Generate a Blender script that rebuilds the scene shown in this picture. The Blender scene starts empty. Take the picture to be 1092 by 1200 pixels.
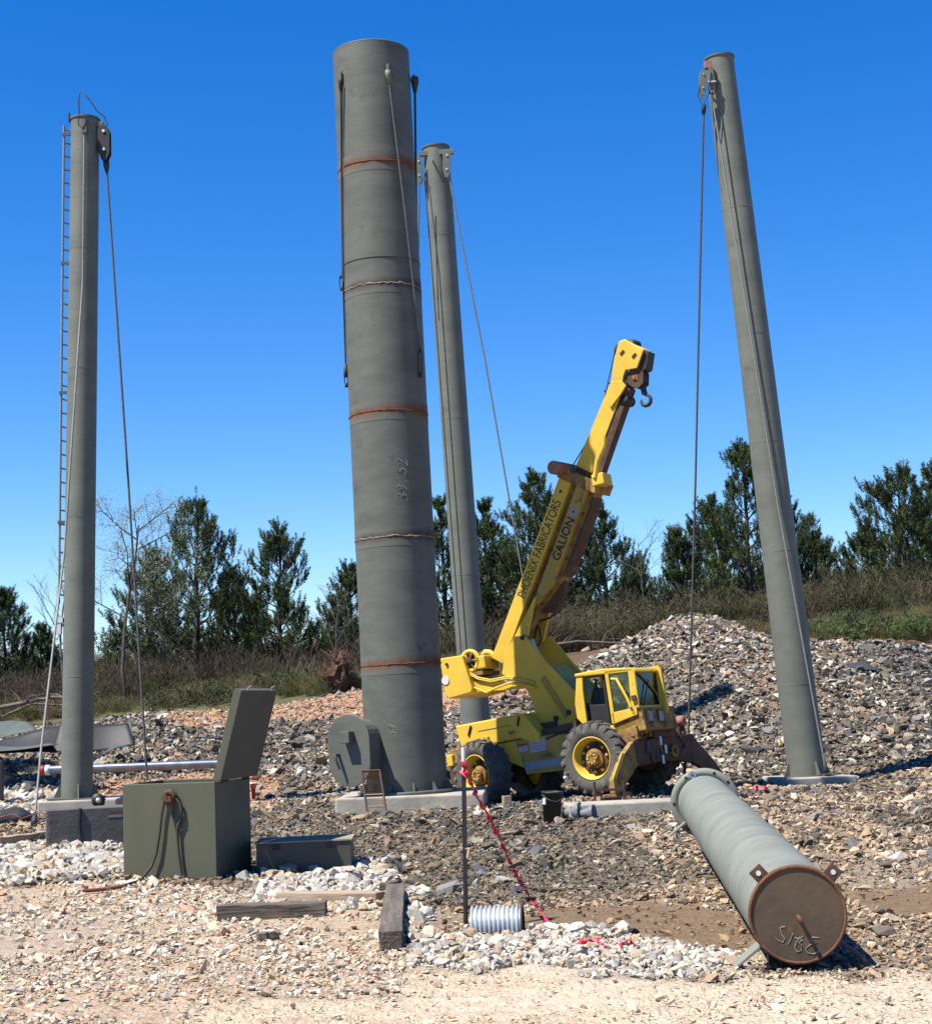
import bpy, bmesh, math, random
import numpy as np
from mathutils import Vector, Matrix, Euler

# ------------------------------------------------------------------ camera, sky, sun, exposure
S = bpy.context.scene
COL = S.collection
EYE = 1.7
FPX = 1900.0                      # focal length in pixels of the 1092x1200 photograph
PITCH = math.atan(230 / FPX)
ROLL = math.radians(2.3)
CAMR = (Matrix.Rotation(math.pi / 2 + PITCH, 3, 'X') @ Matrix.Rotation(-ROLL, 3, 'Z'))
cam_d = bpy.data.cameras.new('camera')
cam_d.sensor_fit = 'HORIZONTAL'; cam_d.sensor_width = 36
cam_d.lens = 36 * FPX / 1092
cam_d.clip_start = 0.1; cam_d.clip_end = 4000
cam = bpy.data.objects.new('camera', cam_d); COL.objects.link(cam)
cam.matrix_world = Matrix.Translation((0, 0, EYE)) @ CAMR.to_4x4()
S.camera = cam

SUN_AZ = math.radians(60)         # to the left of the direction that points from the scene back to the camera
SUN_EL = math.radians(59.5)
SDIR = Vector((-math.sin(SUN_AZ) * math.cos(SUN_EL), -math.cos(SUN_AZ) * math.cos(SUN_EL), math.sin(SUN_EL)))
w = bpy.data.worlds.new('World'); S.world = w; w.use_nodes = True
nt = w.node_tree
sky = nt.nodes.new('ShaderNodeTexSky'); sky.sky_type = 'NISHITA'; sky.sun_disc = False
sky.sun_elevation = SUN_EL
sky.sun_rotation = math.atan2(SDIR.x, SDIR.y)
sky.air_density = 1.0; sky.dust_density = 0.0; sky.ozone_density = 6.0
bg = nt.nodes['Background']; bg.inputs['Strength'].default_value = 0.070
hs = nt.nodes.new('ShaderNodeHueSaturation')
hs.inputs['Hue'].default_value = 0.511
hs.inputs['Saturation'].default_value = 1.34; hs.inputs['Value'].default_value = 1.32
nt.links.new(sky.outputs[0], hs.inputs['Color']); nt.links.new(hs.outputs[0], bg.inputs[0])
sd = bpy.data.lights.new('sun', 'SUN'); sd.energy = 5.0; sd.angle = math.radians(0.53); sd.color = (1, .955, .88)
so = bpy.data.objects.new('sun', sd); COL.objects.link(so)
so.rotation_euler = SDIR.to_track_quat('Z', 'Y').to_euler(); so.location = (-20, -10, 40)
S.view_settings.view_transform = 'Standard'; S.view_settings.look = 'None'
S.view_settings.exposure = 1.0; S.view_settings.gamma = 1.0; S.view_settings.use_curve_mapping = False
S.render.engine = 'CYCLES'
S.cycles.max_bounces = 5; S.cycles.diffuse_bounces = 1; S.cycles.glossy_bounces = 2
S.cycles.transparent_max_bounces = 6

random.seed(7); rng = np.random.default_rng(11)

# ------------------------------------------------------------------ helpers
def ray(px, py):
    return CAMR @ Vector(((px - 546) / FPX, -(py - 600) / FPX, -1))
def at(px, py, Y):
    """the place seen at photo pixel (px,py) that stands Y metres in front of the camera"""
    d = ray(px, py); t = Y / d.y
    return Vector((d.x * t, Y, EYE + d.z * t))
CR = np.array(CAMR)
def proj(x, y, z):
    p = np.stack([x, y, z - EYE], -1) @ CR
    return 546 - FPX * p[..., 0] / p[..., 2], 600 + FPX * p[..., 1] / p[..., 2]

class Noise:
    def __init__(s, seed, n=10, lo=.6, hi=2.2):
        r = np.random.default_rng(seed)
        a = r.uniform(0, 2 * np.pi, n); f = r.uniform(lo, hi, n)
        s.kx, s.ky, s.p = np.cos(a) * f, np.sin(a) * f, r.uniform(0, 6.28, n)
        s.w = 1 / f ** .6; s.w = s.w / s.w.sum() * 2
    def __call__(s, x, y):
        o = 0
        for kx, ky, p, w_ in zip(s.kx, s.ky, s.p, s.w):
            o = o + w_ * np.sin(kx * x + ky * y + p)
        return o
N1 = Noise(1); N2 = Noise(2, 12, 2, 7); N3 = Noise(3, 8, .1, .5); N4 = Noise(4, 14, 5, 16)

RX = [-60, -20, -14, -8, -4, 0, 2.7, 5, 6.6, 7.6, 9.3, 11, 14.4, 20, 60]
RZ = [1.5, 1.5, 1.55, 1.95, 2.2, 2.3, 2.75, 3.55, 4.1, 4.12, 3.6, 3.25, 2.8, 2.7, 3.0]
BX = [-80, -20, -5, 3, 8, 16, 30, 80]
BZ = [1.8, 2.0, 2.65, 3.5, 3.7, 4.35, 6.2, 7.0]
def sstep(a, b, v):
    t = np.clip((v - a) / (b - a), 0, 1); return t * t * (3 - 2 * t)
def H(x, y):
    x = np.asarray(x, float); y = np.asarray(y, float)
    near = .035 * N1(x, y) + .016 * N2(x, y)
    t = np.clip((y - 34) / 15.5, 0, 1)
    pr = .5 * t + .5 * t * t * (3 - 2 * t)
    rc = np.interp(x + .3 * N3(x * 2, y * 2), RX, RZ)
    k = sstep(34, 44, y)
    rid = pr * rc + k * (.13 * N1(x * .8 + 3, y * .8) + .05 * N2(x, y))
    b = np.interp(x, BX, BZ) + .12 * N1(x * .5, y * .5) + np.clip(y - 57, 0, 60) * .012
    m = sstep(50.5, 57, y)
    z = np.where(y < 34, 0, rid) * (1 - m) + b * m
    dip = -.16 * np.exp(-(((x - .3) / 1.1) ** 2 + ((y - 30.6) / 1.3) ** 2)) - .2 * np.exp(-(((x - 6.85) / 1.3) ** 2 + ((y - 31.9) / .8) ** 2)) + .06 * np.exp(-(((x - 2.4) / .9) ** 2 + ((y - 29.3) / .8) ** 2))
    flat = sstep(60, 300, np.abs(y - 30) + np.abs(x))
    return (near * (1 - m) + z + dip) * (1 - flat) + flat * b * .6
def Hs(x, y): return float(H(x, y))
def ground(px, py, lo=6.0, hi=70.0):
    """where the sight line through (px,py) meets the terrain"""
    prev = lo; Y = lo
    while Y < hi:
        p = at(px, py, Y)
        if p.z < Hs(p.x, p.y):
            a, b = prev, Y
            for _ in range(14):
                m = (a + b) / 2; q = at(px, py, m)
                if q.z < Hs(q.x, q.y): b = m
                else: a = m
            q = at(px, py, b); return q
        prev = Y; Y *= 1.01
    return at(px, py, hi)

def tag(o, label=None, cat=None, group=None, kind=None):
    if label: o['label'] = label
    if cat: o['category'] = cat
    if group: o['group'] = group
    if kind: o['kind'] = kind
    return o
def empty(name, loc, rz=0, mat=None, **k):
    o = bpy.data.objects.new(name, None); COL.objects.link(o); o.empty_display_size = .3
    if mat is not None: o.matrix_world = mat
    else: o.location = loc; o.rotation_euler = (0, 0, rz)
    return tag(o, **k)

class MB:
    def __init__(s): s.v = []; s.f = []; s.sm = []
    def add(s, vs, fs, smooth=False):
        b = len(s.v); s.v += [tuple(v) for v in vs]
        s.f += [tuple(b + i for i in f) for f in fs]; s.sm += [smooth] * len(fs); return s
    def box(s, c, d, R=None):
        c = Vector(c); h = Vector(d) / 2
        vs = []
        for z in (-1, 1):
            for x, y in ((-1, -1), (1, -1), (1, 1), (-1, 1)):
                v = Vector((x * h.x, y * h.y, z * h.z))
                if R is not None: v = R @ v
                vs.append(c + v)
        return s.add(vs, [(3, 2, 1, 0), (4, 5, 6, 7), (0, 1, 5, 4), (1, 2, 6, 5), (2, 3, 7, 6), (3, 0, 4, 7)])
    def cyl(s, p0, p1, r0, r1=None, n=20, caps=True, smooth=True):
        r1 = r0 if r1 is None else r1
        p0 = Vector(p0); p1 = Vector(p1); d = (p1 - p0).normalized()
        u = d.orthogonal().normalized(); v = d.cross(u)
        vs = []
        for p, r in ((p0, r0), (p1, r1)):
            for i in range(n):
                a = 2 * math.pi * i / n; vs.append(p + u * math.cos(a) * r + v * math.sin(a) * r)
        s.add(vs, [(i, (i + 1) % n, n + (i + 1) % n, n + i) for i in range(n)], smooth)
        if caps: s.add(vs[:n], [tuple(range(n - 1, -1, -1))]); s.add(vs[n:], [tuple(range(n))])
        return s
    def tube(s, pts, r, n=8, caps=True):
        pts = [Vector(p) for p in pts]
        rs = r if isinstance(r, (list, tuple)) else [r] * len(pts)
        vs = []; u = None
        for i, p in enumerate(pts):
            d = (pts[min(i + 1, len(pts) - 1)] - pts[max(i - 1, 0)])
            if d.length < 1e-9: d = Vector((0, 0, 1))
            d.normalize()
            if u is None: u = d.orthogonal().normalized()
            u = (u - d * u.dot(d))
            if u.length < 1e-6: u = d.orthogonal()
            u.normalize(); v = d.cross(u)
            for k in range(n):
                a = 2 * math.pi * k / n; vs.append(p + (u * math.cos(a) + v * math.sin(a)) * rs[i])
        fs = [(i * n + k, i * n + (k + 1) % n, (i + 1) * n + (k + 1) % n, (i + 1) * n + k)
              for i in range(len(pts) - 1) for k in range(n)]
        s.add(vs, fs, True)
        if caps: s.add(vs[:n], [tuple(range(n - 1, -1, -1))]); s.add(vs[-n:], [tuple(range(n))])
        return s
    def prism(s, poly, f):
        """poly: 2-D outline, f(a, b, k) gives the 3-D place for k = 0 / 1 (the two faces)"""
        n = len(poly)
        A = [Vector(f(a, b, 0)) for a, b in poly]; B = [Vector(f(a, b, 1)) for a, b in poly]
        fs = [tuple(range(n)), tuple(range(2 * n - 1, n - 1, -1))]
        fs += [(i, n + i, n + (i + 1) % n, (i + 1) % n) for i in range(n)]
        return s.add(A + B, fs)
    def lathe(s, prof, c, ax, n=28, closed=False):
        """prof: (radius, offset along axis)"""
        c = Vector(c); ax = Vector(ax).normalized(); u = ax.orthogonal().normalized(); v = ax.cross(u)
        vs = []
        for r, h in prof:
            for i in range(n):
                a = 2 * math.pi * i / n; vs.append(c + ax * h + (u * math.cos(a) + v * math.sin(a)) * r)
        m = len(prof); rng_ = range(m if closed else m - 1)
        fs = [(j * n + i, j * n + (i + 1) % n, ((j + 1) % m) * n + (i + 1) % n, ((j + 1) % m) * n + i)
              for j in rng_ for i in range(n)]
        return s.add(vs, fs, True)
    def build(s, name, mat, parent=None, bevel=0, **k):
        me = bpy.data.meshes.new(name); me.from_pydata(s.v, [], s.f)
        me.polygons.foreach_set('use_smooth', s.sm)
        bm = bmesh.new(); bm.from_mesh(me); bmesh.ops.recalc_face_normals(bm, faces=bm.faces); bm.to_mesh(me); bm.free()
        me.materials.append(mat); me.update()
        o = bpy.data.objects.new(name, me); COL.objects.link(o)
        if parent is not None: o.parent = parent
        if bevel:
            b = o.modifiers.new('bevel', 'BEVEL'); b.width = bevel; b.segments = 2; b.limit_method = 'ANGLE'
            b.angle_limit = math.radians(40); b.harden_normals = False
        return tag(o, **k)

# ------------------------------------------------------------------ materials
AF = .78            # every albedo is kept this much below the first estimate, for the harder sun
def alb(c): return tuple(v * AF for v in c)
def mat(name, c, c2=None, rough=.7, metal=0, scale=3, detail=6, bump=0, bscale=None, stretch=(1, 1, 1),
        stains=None, stain_scale=2, stain_amt=.5, lo=.35, hi=.65, spec=None, fine=0.0):
    m = bpy.data.materials.new(name); m.use_nodes = True; t = m.node_tree; L = t.links; N = t.nodes.new
    b = t.nodes['Principled BSDF']; b.inputs['Roughness'].default_value = rough; b.inputs['Metallic'].default_value = metal
    if spec is not None: b.inputs['Specular IOR Level'].default_value = spec
    tc = N('ShaderNodeTexCoord'); mp = N('ShaderNodeMapping'); mp.inputs['Scale'].default_value = stretch
    L.new(tc.outputs['Object'], mp.inputs[0])
    nz = N('ShaderNodeTexNoise'); nz.inputs['Scale'].default_value = scale; nz.inputs['Detail'].default_value = detail
    nz.inputs['Roughness'].default_value = .62
    L.new(mp.outputs[0], nz.inputs[0])
    cr = N('ShaderNodeValToRGB'); cr.color_ramp.elements[0].position = lo; cr.color_ramp.elements[1].position = hi
    c2 = alb(c2 or tuple(v * .75 for v in c)); c = alb(c)
    cr.color_ramp.elements[0].color = (*c, 1); cr.color_ramp.elements[1].color = (*c2, 1)
    L.new(nz.outputs[0], cr.inputs[0]); out = cr.outputs[0]
    if stains:
        n2 = N('ShaderNodeTexNoise'); n2.inputs['Scale'].default_value = stain_scale; n2.inputs['Detail'].default_value = 8
        n2.inputs['Roughness'].default_value = .7
        L.new(tc.outputs['Object'], n2.inputs[0])
        r2 = N('ShaderNodeValToRGB'); r2.color_ramp.elements[0].position = stain_amt; r2.color_ramp.elements[1].position = stain_amt + .09
        L.new(n2.outputs[0], r2.inputs[0])
        mx = N('ShaderNodeMixRGB'); mx.inputs[2].default_value = (*alb(stains), 1)
        L.new(r2.outputs[0], mx.inputs[0]); L.new(out, mx.inputs[1]); out = mx.outputs[0]
    if fine:
        n3 = N('ShaderNodeTexNoise'); n3.inputs['Scale'].default_value = 60; n3.inputs['Detail'].default_value = 3
        L.new(tc.outputs['Object'], n3.inputs[0])
        r3 = N('ShaderNodeMapRange'); r3.inputs[3].default_value = 1 - fine; r3.inputs[4].default_value = 1 + fine
        L.new(n3.outputs[0], r3.inputs[0])
        m3 = N('ShaderNodeMixRGB'); m3.blend_type = 'MULTIPLY'; m3.inputs[0].default_value = 1
        L.new(out, m3.inputs[1]); L.new(r3.outputs[0], m3.inputs[2]); out = m3.outputs[0]
    L.new(out, b.inputs['Base Color'])
    if bump:
        nb = N('ShaderNodeTexNoise'); nb.inputs['Scale'].default_value = bscale or scale * 6; nb.inputs['Detail'].default_value = 6
        L.new(mp.outputs[0], nb.inputs[0])
        bp = N('ShaderNodeBump'); bp.inputs['Strength'].default_value = bump; bp.inputs['Distance'].default_value = .02
        L.new(nb.outputs[0], bp.inputs['Height']); L.new(bp.outputs[0], b.inputs['Normal'])
    return m
M = {}
GS = (1, 1, 5)
M['steel'] = mat('green_grey_mill_paint', (.150, .155, .124), (.100, .105, .086), rough=.58, scale=1.3, detail=9, stretch=(1, 1, 2.6), stains=(.085, .088, .076), stain_scale=2.2, stain_amt=.6, lo=.3, hi=.7, bump=.12, fine=.05, spec=.3)
M['steel2'] = mat('green_grey_mast_paint', (.188, .197, .157), (.138, .146, .118), rough=.56, scale=1.3, detail=9, stretch=(1, 1, 2.2), stains=(.105, .108, .09), stain_scale=1.9, stain_amt=.63, lo=.3, hi=.7, bump=.12, fine=.05, spec=.3)
M['pipe'] = mat('fresh_primer_grey_green', (.26, .27, .22), (.195, .205, .168), rough=.6, scale=1.9, detail=9, stretch=(1, 1, 1.6), stains=(.20, .20, .175), stain_scale=2.2, stain_amt=.59, bump=.06, fine=.04, spec=.25)
M['rust'] = mat('rusted_weld', (.16, .055, .02), (.085, .035, .018), rough=.9, scale=4, stretch=GS, bump=.4)
M['rustplate'] = mat('rusty_end_plate', (.115, .075, .042), (.07, .052, .032), rough=.85, scale=2.4, stains=(.16, .075, .03), stain_scale=3, stain_amt=.56, bump=.2, fine=.1)
M['rustrim'] = mat('orange_rust_rim', (.20, .075, .03), (.11, .045, .02), rough=.9, scale=8, bump=.4)
M['weldbright'] = mat('bare_weld_bead', (.42, .36, .28), (.10, .06, .04), rough=.6, scale=5, stretch=(3, 3, 1), bump=.5)
M['darkband'] = mat('scorched_paint', (.055, .05, .045), (.035, .033, .03), rough=.8, scale=4)
M['olive'] = mat('olive_box_paint', (.105, .106, .062), (.082, .084, .05), rough=.55, scale=1.5, stretch=(1, 1, .35), stains=(.14, .14, .10), stain_scale=2.2, stain_amt=.64, bump=.06, fine=.04)
M['olive2'] = mat('olive_lid_paint', (.085, .08, .056), (.066, .062, .045), rough=.6, scale=2, stains=(.10, .10, .08), stain_scale=4, stain_amt=.66, fine=.05)
M['litolive'] = mat('lit_olive_top', (.36, .31, .21), (.28, .24, .165), rough=.9, scale=2, spec=.1)  # olive brightened and warmed in the colour to offset the lid's shadow
M['conc'] = mat('concrete', (.46, .42, .34), (.34, .31, .25), rough=.95, scale=3, stains=(.24, .22, .18), stain_scale=5, stain_amt=.6, bump=.3, fine=.1)
M['greywood'] = mat('weathered_grey_block', (.12, .112, .10), (.075, .07, .064), rough=.9, scale=3, stains=(.18, .165, .15), stain_scale=6, stain_amt=.62, bump=.3)
M['timber'] = mat('old_timber', (.17, .135, .10), (.075, .06, .047), rough=.95, scale=3, stretch=(.4, 6, 6), bump=.6, bscale=8, stains=(.30, .26, .2), stain_scale=7, stain_amt=.62)
M['board'] = mat('pale_board', (.45, .35, .24), (.32, .23, .15), rough=.9, scale=3, stretch=(.5, 8, 8), bump=.3)
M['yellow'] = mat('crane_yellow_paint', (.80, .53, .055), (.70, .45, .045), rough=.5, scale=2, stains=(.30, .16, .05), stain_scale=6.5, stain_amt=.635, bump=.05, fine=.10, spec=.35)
M['yellow2'] = mat('shaded_crane_yellow', (.50, .335, .05), (.34, .215, .04), rough=.65, scale=2, stains=(.12, .065, .025), stain_scale=4, stain_amt=.56, bump=.1, fine=.1)  # crane yellow with shade darkened into the colour, plus rust stains
M['yrust'] = mat('yellow_with_rust_and_shade', (.42, .27, .06), (.19, .085, .035), rough=.9, scale=4, stains=(.08, .04, .022), stain_scale=7, stain_amt=.54, bump=.4, fine=.1)
M['rustdark'] = mat('dark_oily_rust_and_shade', (.13, .062, .032), (.05, .028, .018), rough=.85, scale=4, stains=(.20, .085, .035), stain_scale=6, stain_amt=.6, bump=.4, fine=.15)
M['black'] = mat('black_grease_and_shade', (.012, .012, .012), (.02, .018, .016), rough=.6, scale=5, bump=.2)
M['rubber'] = mat('dusty_tyre_rubber', (.12, .11, .095), (.08, .075, .066), rough=.95, scale=6, stains=(.2, .18, .15), stain_scale=9, stain_amt=.55, bump=.3)
M['cable'] = mat('steel_rope', (.15, .15, .14), (.07, .07, .065), rough=.6, metal=.3, scale=30)
M['cabledark'] = mat('dark_rope', (.03, .03, .03), (.02, .02, .02), rough=.7, scale=30)
M['cablepale'] = mat('pale_cable', (.27, .28, .25), (.2, .2, .18), rough=.6, scale=20)
M['galv'] = mat('galvanised_metal', (.72, .76, .8), (.55, .59, .63), rough=.5, metal=.45, scale=6, bump=.1)
M['alu'] = mat('aluminium_pole', (.30, .32, .36), (.2, .22, .25), rough=.35, metal=.75, scale=6)
M['white'] = mat('white_paint', (.75, .75, .73), (.6, .6, .58), rough=.6, scale=8)
M['chalk'] = mat('chalk', (.42, .43, .39), (.22, .225, .20), rough=1, scale=20)
M['chalk2'] = mat('chalk_on_rust', (.34, .33, .29), (.16, .15, .12), rough=1, scale=20)
M['letter'] = mat('stencil_black', (.012, .011, .01), (.03, .026, .02), rough=.8, scale=18)
M['red'] = mat('red_plastic', (.5, .02, .015), (.4, .02, .015), rough=.5, scale=8)
M['orange'] = mat('orange_light', (.9, .28, .01), (.8, .22, .01), rough=.4, scale=8)
M['tape'] = mat('red_flagging_tape', (.85, .06, .10), (.7, .04, .07), rough=.45, scale=10)
M['pinkrust'] = mat('pink_primer_rust', (.42, .20, .13), (.26, .11, .07), rough=.8, scale=5, fine=.1)
M['bark'] = mat('bark', (.085, .065, .05), (.045, .036, .03), rough=1, scale=5)
M['palebark'] = mat('pale_bark', (.16, .14, .12), (.10, .085, .07), rough=1, scale=5)
M['deadwood'] = mat('dead_wood', (.20, .16, .125), (.10, .08, .06), rough=1, scale=5)
M['rootdirt'] = mat('root_dirt', (.13, .065, .035), (.07, .036, .022), rough=1, scale=3, bump=.5)
M['navy'] = mat('dark_tarp', (.012, .016, .024), (.02, .024, .032), rough=.8, scale=5)
M['sheet'] = mat('painted_sheet_steel', (.10, .12, .10), (.06, .075, .065), rough=.8, scale=2, stains=(.09, .10, .09), stain_scale=4, stain_amt=.58)
M['greycone'] = mat('grey_plastic', (.22, .23, .24), (.16, .17, .18), rough=.5, scale=4)
M['cord'] = mat('dark_cord', (.03, .028, .022), (.05, .04, .03), rough=.7, scale=9)
M['cordred'] = mat('rust_red_cord', (.22, .07, .045), (.15, .05, .03), rough=.8, scale=9)
M['labelgrey'] = mat('worn_decal', (.5, .5, .5), (.36, .36, .36), rough=.6, scale=9)
M['stripe'] = mat('grey_stripe', (.30, .33, .38), (.24, .27, .31), rough=.5, scale=4)
def glassmat():
    m = bpy.data.materials.new('tinted_glass'); m.use_nodes = True; t = m.node_tree
    for n in list(t.nodes): t.nodes.remove(n)
    o = t.nodes.new('ShaderNodeOutputMaterial'); mx = t.nodes.new('ShaderNodeMixShader')
    tr = t.nodes.new('ShaderNodeBsdfTransparent'); tr.inputs[0].default_value = (.42, .52, .47, 1)
    gl = t.nodes.new('ShaderNodeBsdfGlossy'); gl.inputs['Roughness'].default_value = .08; gl.inputs[0].default_value = (.8, .9, .85, 1)
    fr = t.nodes.new('ShaderNodeFresnel'); fr.inputs[0].default_value = 1.6
    t.links.new(fr.outputs[0], mx.inputs[0]); t.links.new(tr.outputs[0], mx.inputs[1]); t.links.new(gl.outputs[0], mx.inputs[2])
    t.links.new(mx.outputs[0], o.inputs[0]); return m
M['glass'] = glassmat()

def attr_mat(name, attr, kind='GEOMETRY', rough=.95, nscale=4, amt=.35, bump=.4, bdist=.03, transl=0):
    m = bpy.data.materials.new(name); m.use_nodes = True; t = m.node_tree; L = t.links; N = t.nodes.new
    b = t.nodes['Principled BSDF']; b.inputs['Roughness'].default_value = rough; b.inputs['Specular IOR Level'].default_value = .25
    a = N('ShaderNodeAttribute'); a.attribute_type = kind; a.attribute_name = attr
    g = N('ShaderNodeNewGeometry')
    nz = N('ShaderNodeTexNoise'); nz.inputs['Scale'].default_value = nscale; nz.inputs['Detail'].default_value = 9; nz.inputs['Roughness'].default_value = .75
    L.new(g.outputs['Position'], nz.inputs[0])
    r = N('ShaderNodeMapRange'); r.inputs[1].default_value = .25; r.inputs[2].default_value = .75
    r.inputs[3].default_value = AF * (1 - amt); r.inputs[4].default_value = AF * (1 + amt)
    L.new(nz.outputs[0], r.inputs[0])
    mx = N('ShaderNodeMixRGB'); mx.blend_type = 'MULTIPLY'; mx.inputs[0].default_value = 1
    L.new(a.outputs['Color'], mx.inputs[1]); L.new(r.outputs[0], mx.inputs[2]); L.new(mx.outputs[0], b.inputs['Base Color'])
    if bump:
        n2 = N('ShaderNodeTexNoise'); n2.inputs['Scale'].default_value = nscale * 5; n2.inputs['Detail'].default_value = 6
        L.new(g.outputs['Position'], n2.inputs[0])
        bp = N('ShaderNodeBump'); bp.inputs['Strength'].default_value = bump; bp.inputs['Distance'].default_value = bdist
        L.new(n2.outputs[0], bp.inputs['Height']); L.new(bp.outputs[0], b.inputs['Normal'])
    return m
M['ground'] = attr_mat('soil_and_fines', 'col', nscale=5, amt=.4, bump=.9, bdist=.05)
M['stone'] = attr_mat('stone', 'col', 'INSTANCER', nscale=9, amt=.22, bump=.35, bdist=.02)
M['twig'] = attr_mat('twig', 'col', 'INSTANCER', nscale=3, amt=.3, bump=0)
M['needle'] = attr_mat('pine_needle', 'col', rough=.6, nscale=1.5, amt=.3, bump=0)

# ------------------------------------------------------------------ zones of ground cover (what lies where)
def inpoly(px, py, poly):
    r = np.zeros(px.shape, bool); n = len(poly); j = n - 1
    for i in range(n):
        xi, yi = poly[i]; xj, yj = poly[j]
        c = ((yi > py) != (yj > py)) & (px < (xj - xi) * (py - yi) / (yj - yi + 1e-9) + xi)
        r ^= c; j = i
    return r
WHITE = [[(-80, 984), (146, 984), (150, 1036), (60, 1034), (-80, 1040)],
         [(296, 1030), (330, 1024), (412, 1003), (468, 1006), (484, 1052), (440, 1062), (380, 1056), (300, 1058)],
         [(455, 1052), (486, 1052), (520, 1084), (620, 1092), (700, 1100), (835, 1118), (830, 1136), (660, 1150), (560, 1140), (470, 1120)],
         [(-80, 922), (74, 922), (74, 946), (-80, 962)]]
ZN = ['sand', 'pale', 'white', 'slate', 'brown', 'mud', 'mound', 'orange', 'grass', 'floor', 'field']
SOIL = np.array([(.57, .455, .325), (.44, .33, .225), (.38, .32, .25), (.16, .13, .095), (.27, .195, .13), (.20, .135, .08),
                 (.135, .115, .09), (.42, .235, .14), (.11, .10, .045), (.12, .075, .045), (.12, .10, .05)])
def zones(x, y):
    z = H(x, y); yy = np.maximum(y, 2)
    px, py = proj(x, yy, z)
    s = 1900 / yy
    wx = px + s * (.24 * N1(x * 1.5, y * 1.5) + .14 * N2(x, y) + .07 * N4(x, y)); wy = py + s * .10 * (N1(x * 1.3 + 9, y * 1.3) + N2(x + 5, y) * .8 + .6 * N4(x + 3, y))
    k = np.full(px.shape, 4)                                   # brown rubble
    k[(wy < 1062) & (wx < 760)] = 3
    k[(wy < 985) & (wx < 620)] = 3
    k[(wy < 1030) & (wx > 760) & (N1(x * .7, y * .7) > .35)] = 3
    k[(wx < 300) & (wy < 985)] = 4
    k[(wy < 945) & (wy > 915)] = np.where(N1(x, y)[(wy < 945) & (wy > 915)] > 0, 3, 4)
    k[(wy > 1040) & (wx < 480)] = 1
    k[(wy > 1090) & (wx < 640)] = 1
    k[(wy > 1110) & (wx < 860) & (wy < 1140)] = 1
    k[inpoly(wx, wy, [(610, 1078), (700, 1068), (860, 1078), (880, 1112), (760, 1108), (640, 1098)])] = 5
    k[inpoly(wx, wy, [(985, 1042), (1180, 1038), (1180, 1062), (985, 1064)])] = 5
    k[(wy > 1145) & (wx > 480)] = 0
    k[(wy > 1132) & (wx > 860)] = 0
    k[(wy > 1186) & (wx > 330)] = 0
    k[(wy > 1105) & (N1(x * 2 + 3, y * 2) > .75) & (wx < 480)] = 0
    hole = N4(x * .8, y * .8) + .6 * N2(x, y)
    for p in WHITE: k[inpoly(wx, wy, p) & (hole < .62)] = 2
    k[(k != 2) & (N2(x * .6 + 7, y * .6) > 1.35) & (wy > 1000) & (wx < 860) & (k != 3)] = 2
    k[y > 36.5] = 6
    k[(y > 34.5) & (wx > 590)] = 6
    k[(y + 1.2 * N1(x * .8, y * .8) > 44.0 + .35 * np.abs(x + 3)) & (x < 2.4) & (x > -9) & (y < 53)] = 7
    k[inpoly(wx, wy, [(215, 905), (330, 905), (330, 945), (90, 950), (90, 925)])] = 7
    k[(y > 51.5) & (y < 57) & (x < 1)] = 8
    k[(y > 51)] = np.where(k[(y > 51)] == 8, 8, 9)
    k[(y > 49.5) & (x > 10.5) & (y < 56)] = 7
    k[(y > 52.5) & (x > 10.5) & (y < 56) & (N1(x, y) > -.3)] = 9
    k[(y > 90)] = 10
    return k
def cax(parts):
    return np.concatenate([np.arange(a, b, s) for a, b, s in parts] + [[parts[-1][1]]])
gx = cax([(-900, -100, 100), (-100, -30, 5), (-30, -16, .5), (-16, 18, .16), (18, 34, .5), (34, 100, 5), (100, 900, 100)])
gy = cax([(-300, -20, 60), (-20, 6, 1.5), (6, 20, .11), (20, 58, .17), (58, 90, 1.2), (90, 200, 8), (200, 1800, 150)])
GX, GY = np.meshgrid(gx, gy)
GZ = H(GX, GY) - .012 + np.where((GY > 6) & (GY < 58), .012 * N4(GX, GY), 0)
K = zones(GX.ravel(), GY.ravel())
nx, ny = len(gx), len(gy)
me = bpy.data.meshes.new('ground')
me.vertices.add(nx * ny); me.vertices.foreach_set('co', np.stack([GX.ravel(), GY.ravel(), GZ.ravel()], -1).ravel())
ii = (np.arange(ny - 1)[:, None] * nx + np.arange(nx - 1)[None]).ravel()
quads = np.stack([ii, ii + 1, ii + nx + 1, ii + nx], -1)
me.loops.add(quads.size); me.loops.foreach_set('vertex_index', quads.ravel())
me.polygons.add(len(quads)); me.polygons.foreach_set('loop_start', np.arange(len(quads)) * 4)
me.polygons.foreach_set('use_smooth', np.ones(len(quads), bool))
me.update(); me.validate()
ca = me.color_attributes.new('col', 'FLOAT_COLOR', 'POINT')
cc = SOIL[K].copy()
tw_ = .6 * np.clip(.5 * N1(GX.ravel() * 1.1 + 4, GY.ravel() * 1.1) + .25 * N2(GX.ravel(), GY.ravel()), 0, .75) * np.isin(K, (0, 1, 3, 4, 6))
tg_ = np.clip(-.4 * N1(GX.ravel() * .7 + 9, GY.ravel() * .9), 0, .5) * np.isin(K, (1, 3, 4))
cc = cc * (1 - tw_[:, None]) + np.array([(.46, .27, .155)]) * tw_[:, None]
cc = cc * (1 - tg_[:, None]) + np.array([(.34, .31, .26)]) * tg_[:, None]
ca.data.foreach_set('color', np.concatenate([cc, np.ones((len(cc), 1))], 1).ravel())
me.materials.append(M['ground'])
go = bpy.data.objects.new('ground', me); COL.objects.link(go)
tag(go, kind='structure', label='bare construction ground of soil and fine gravel rising to a bank at the back')

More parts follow.
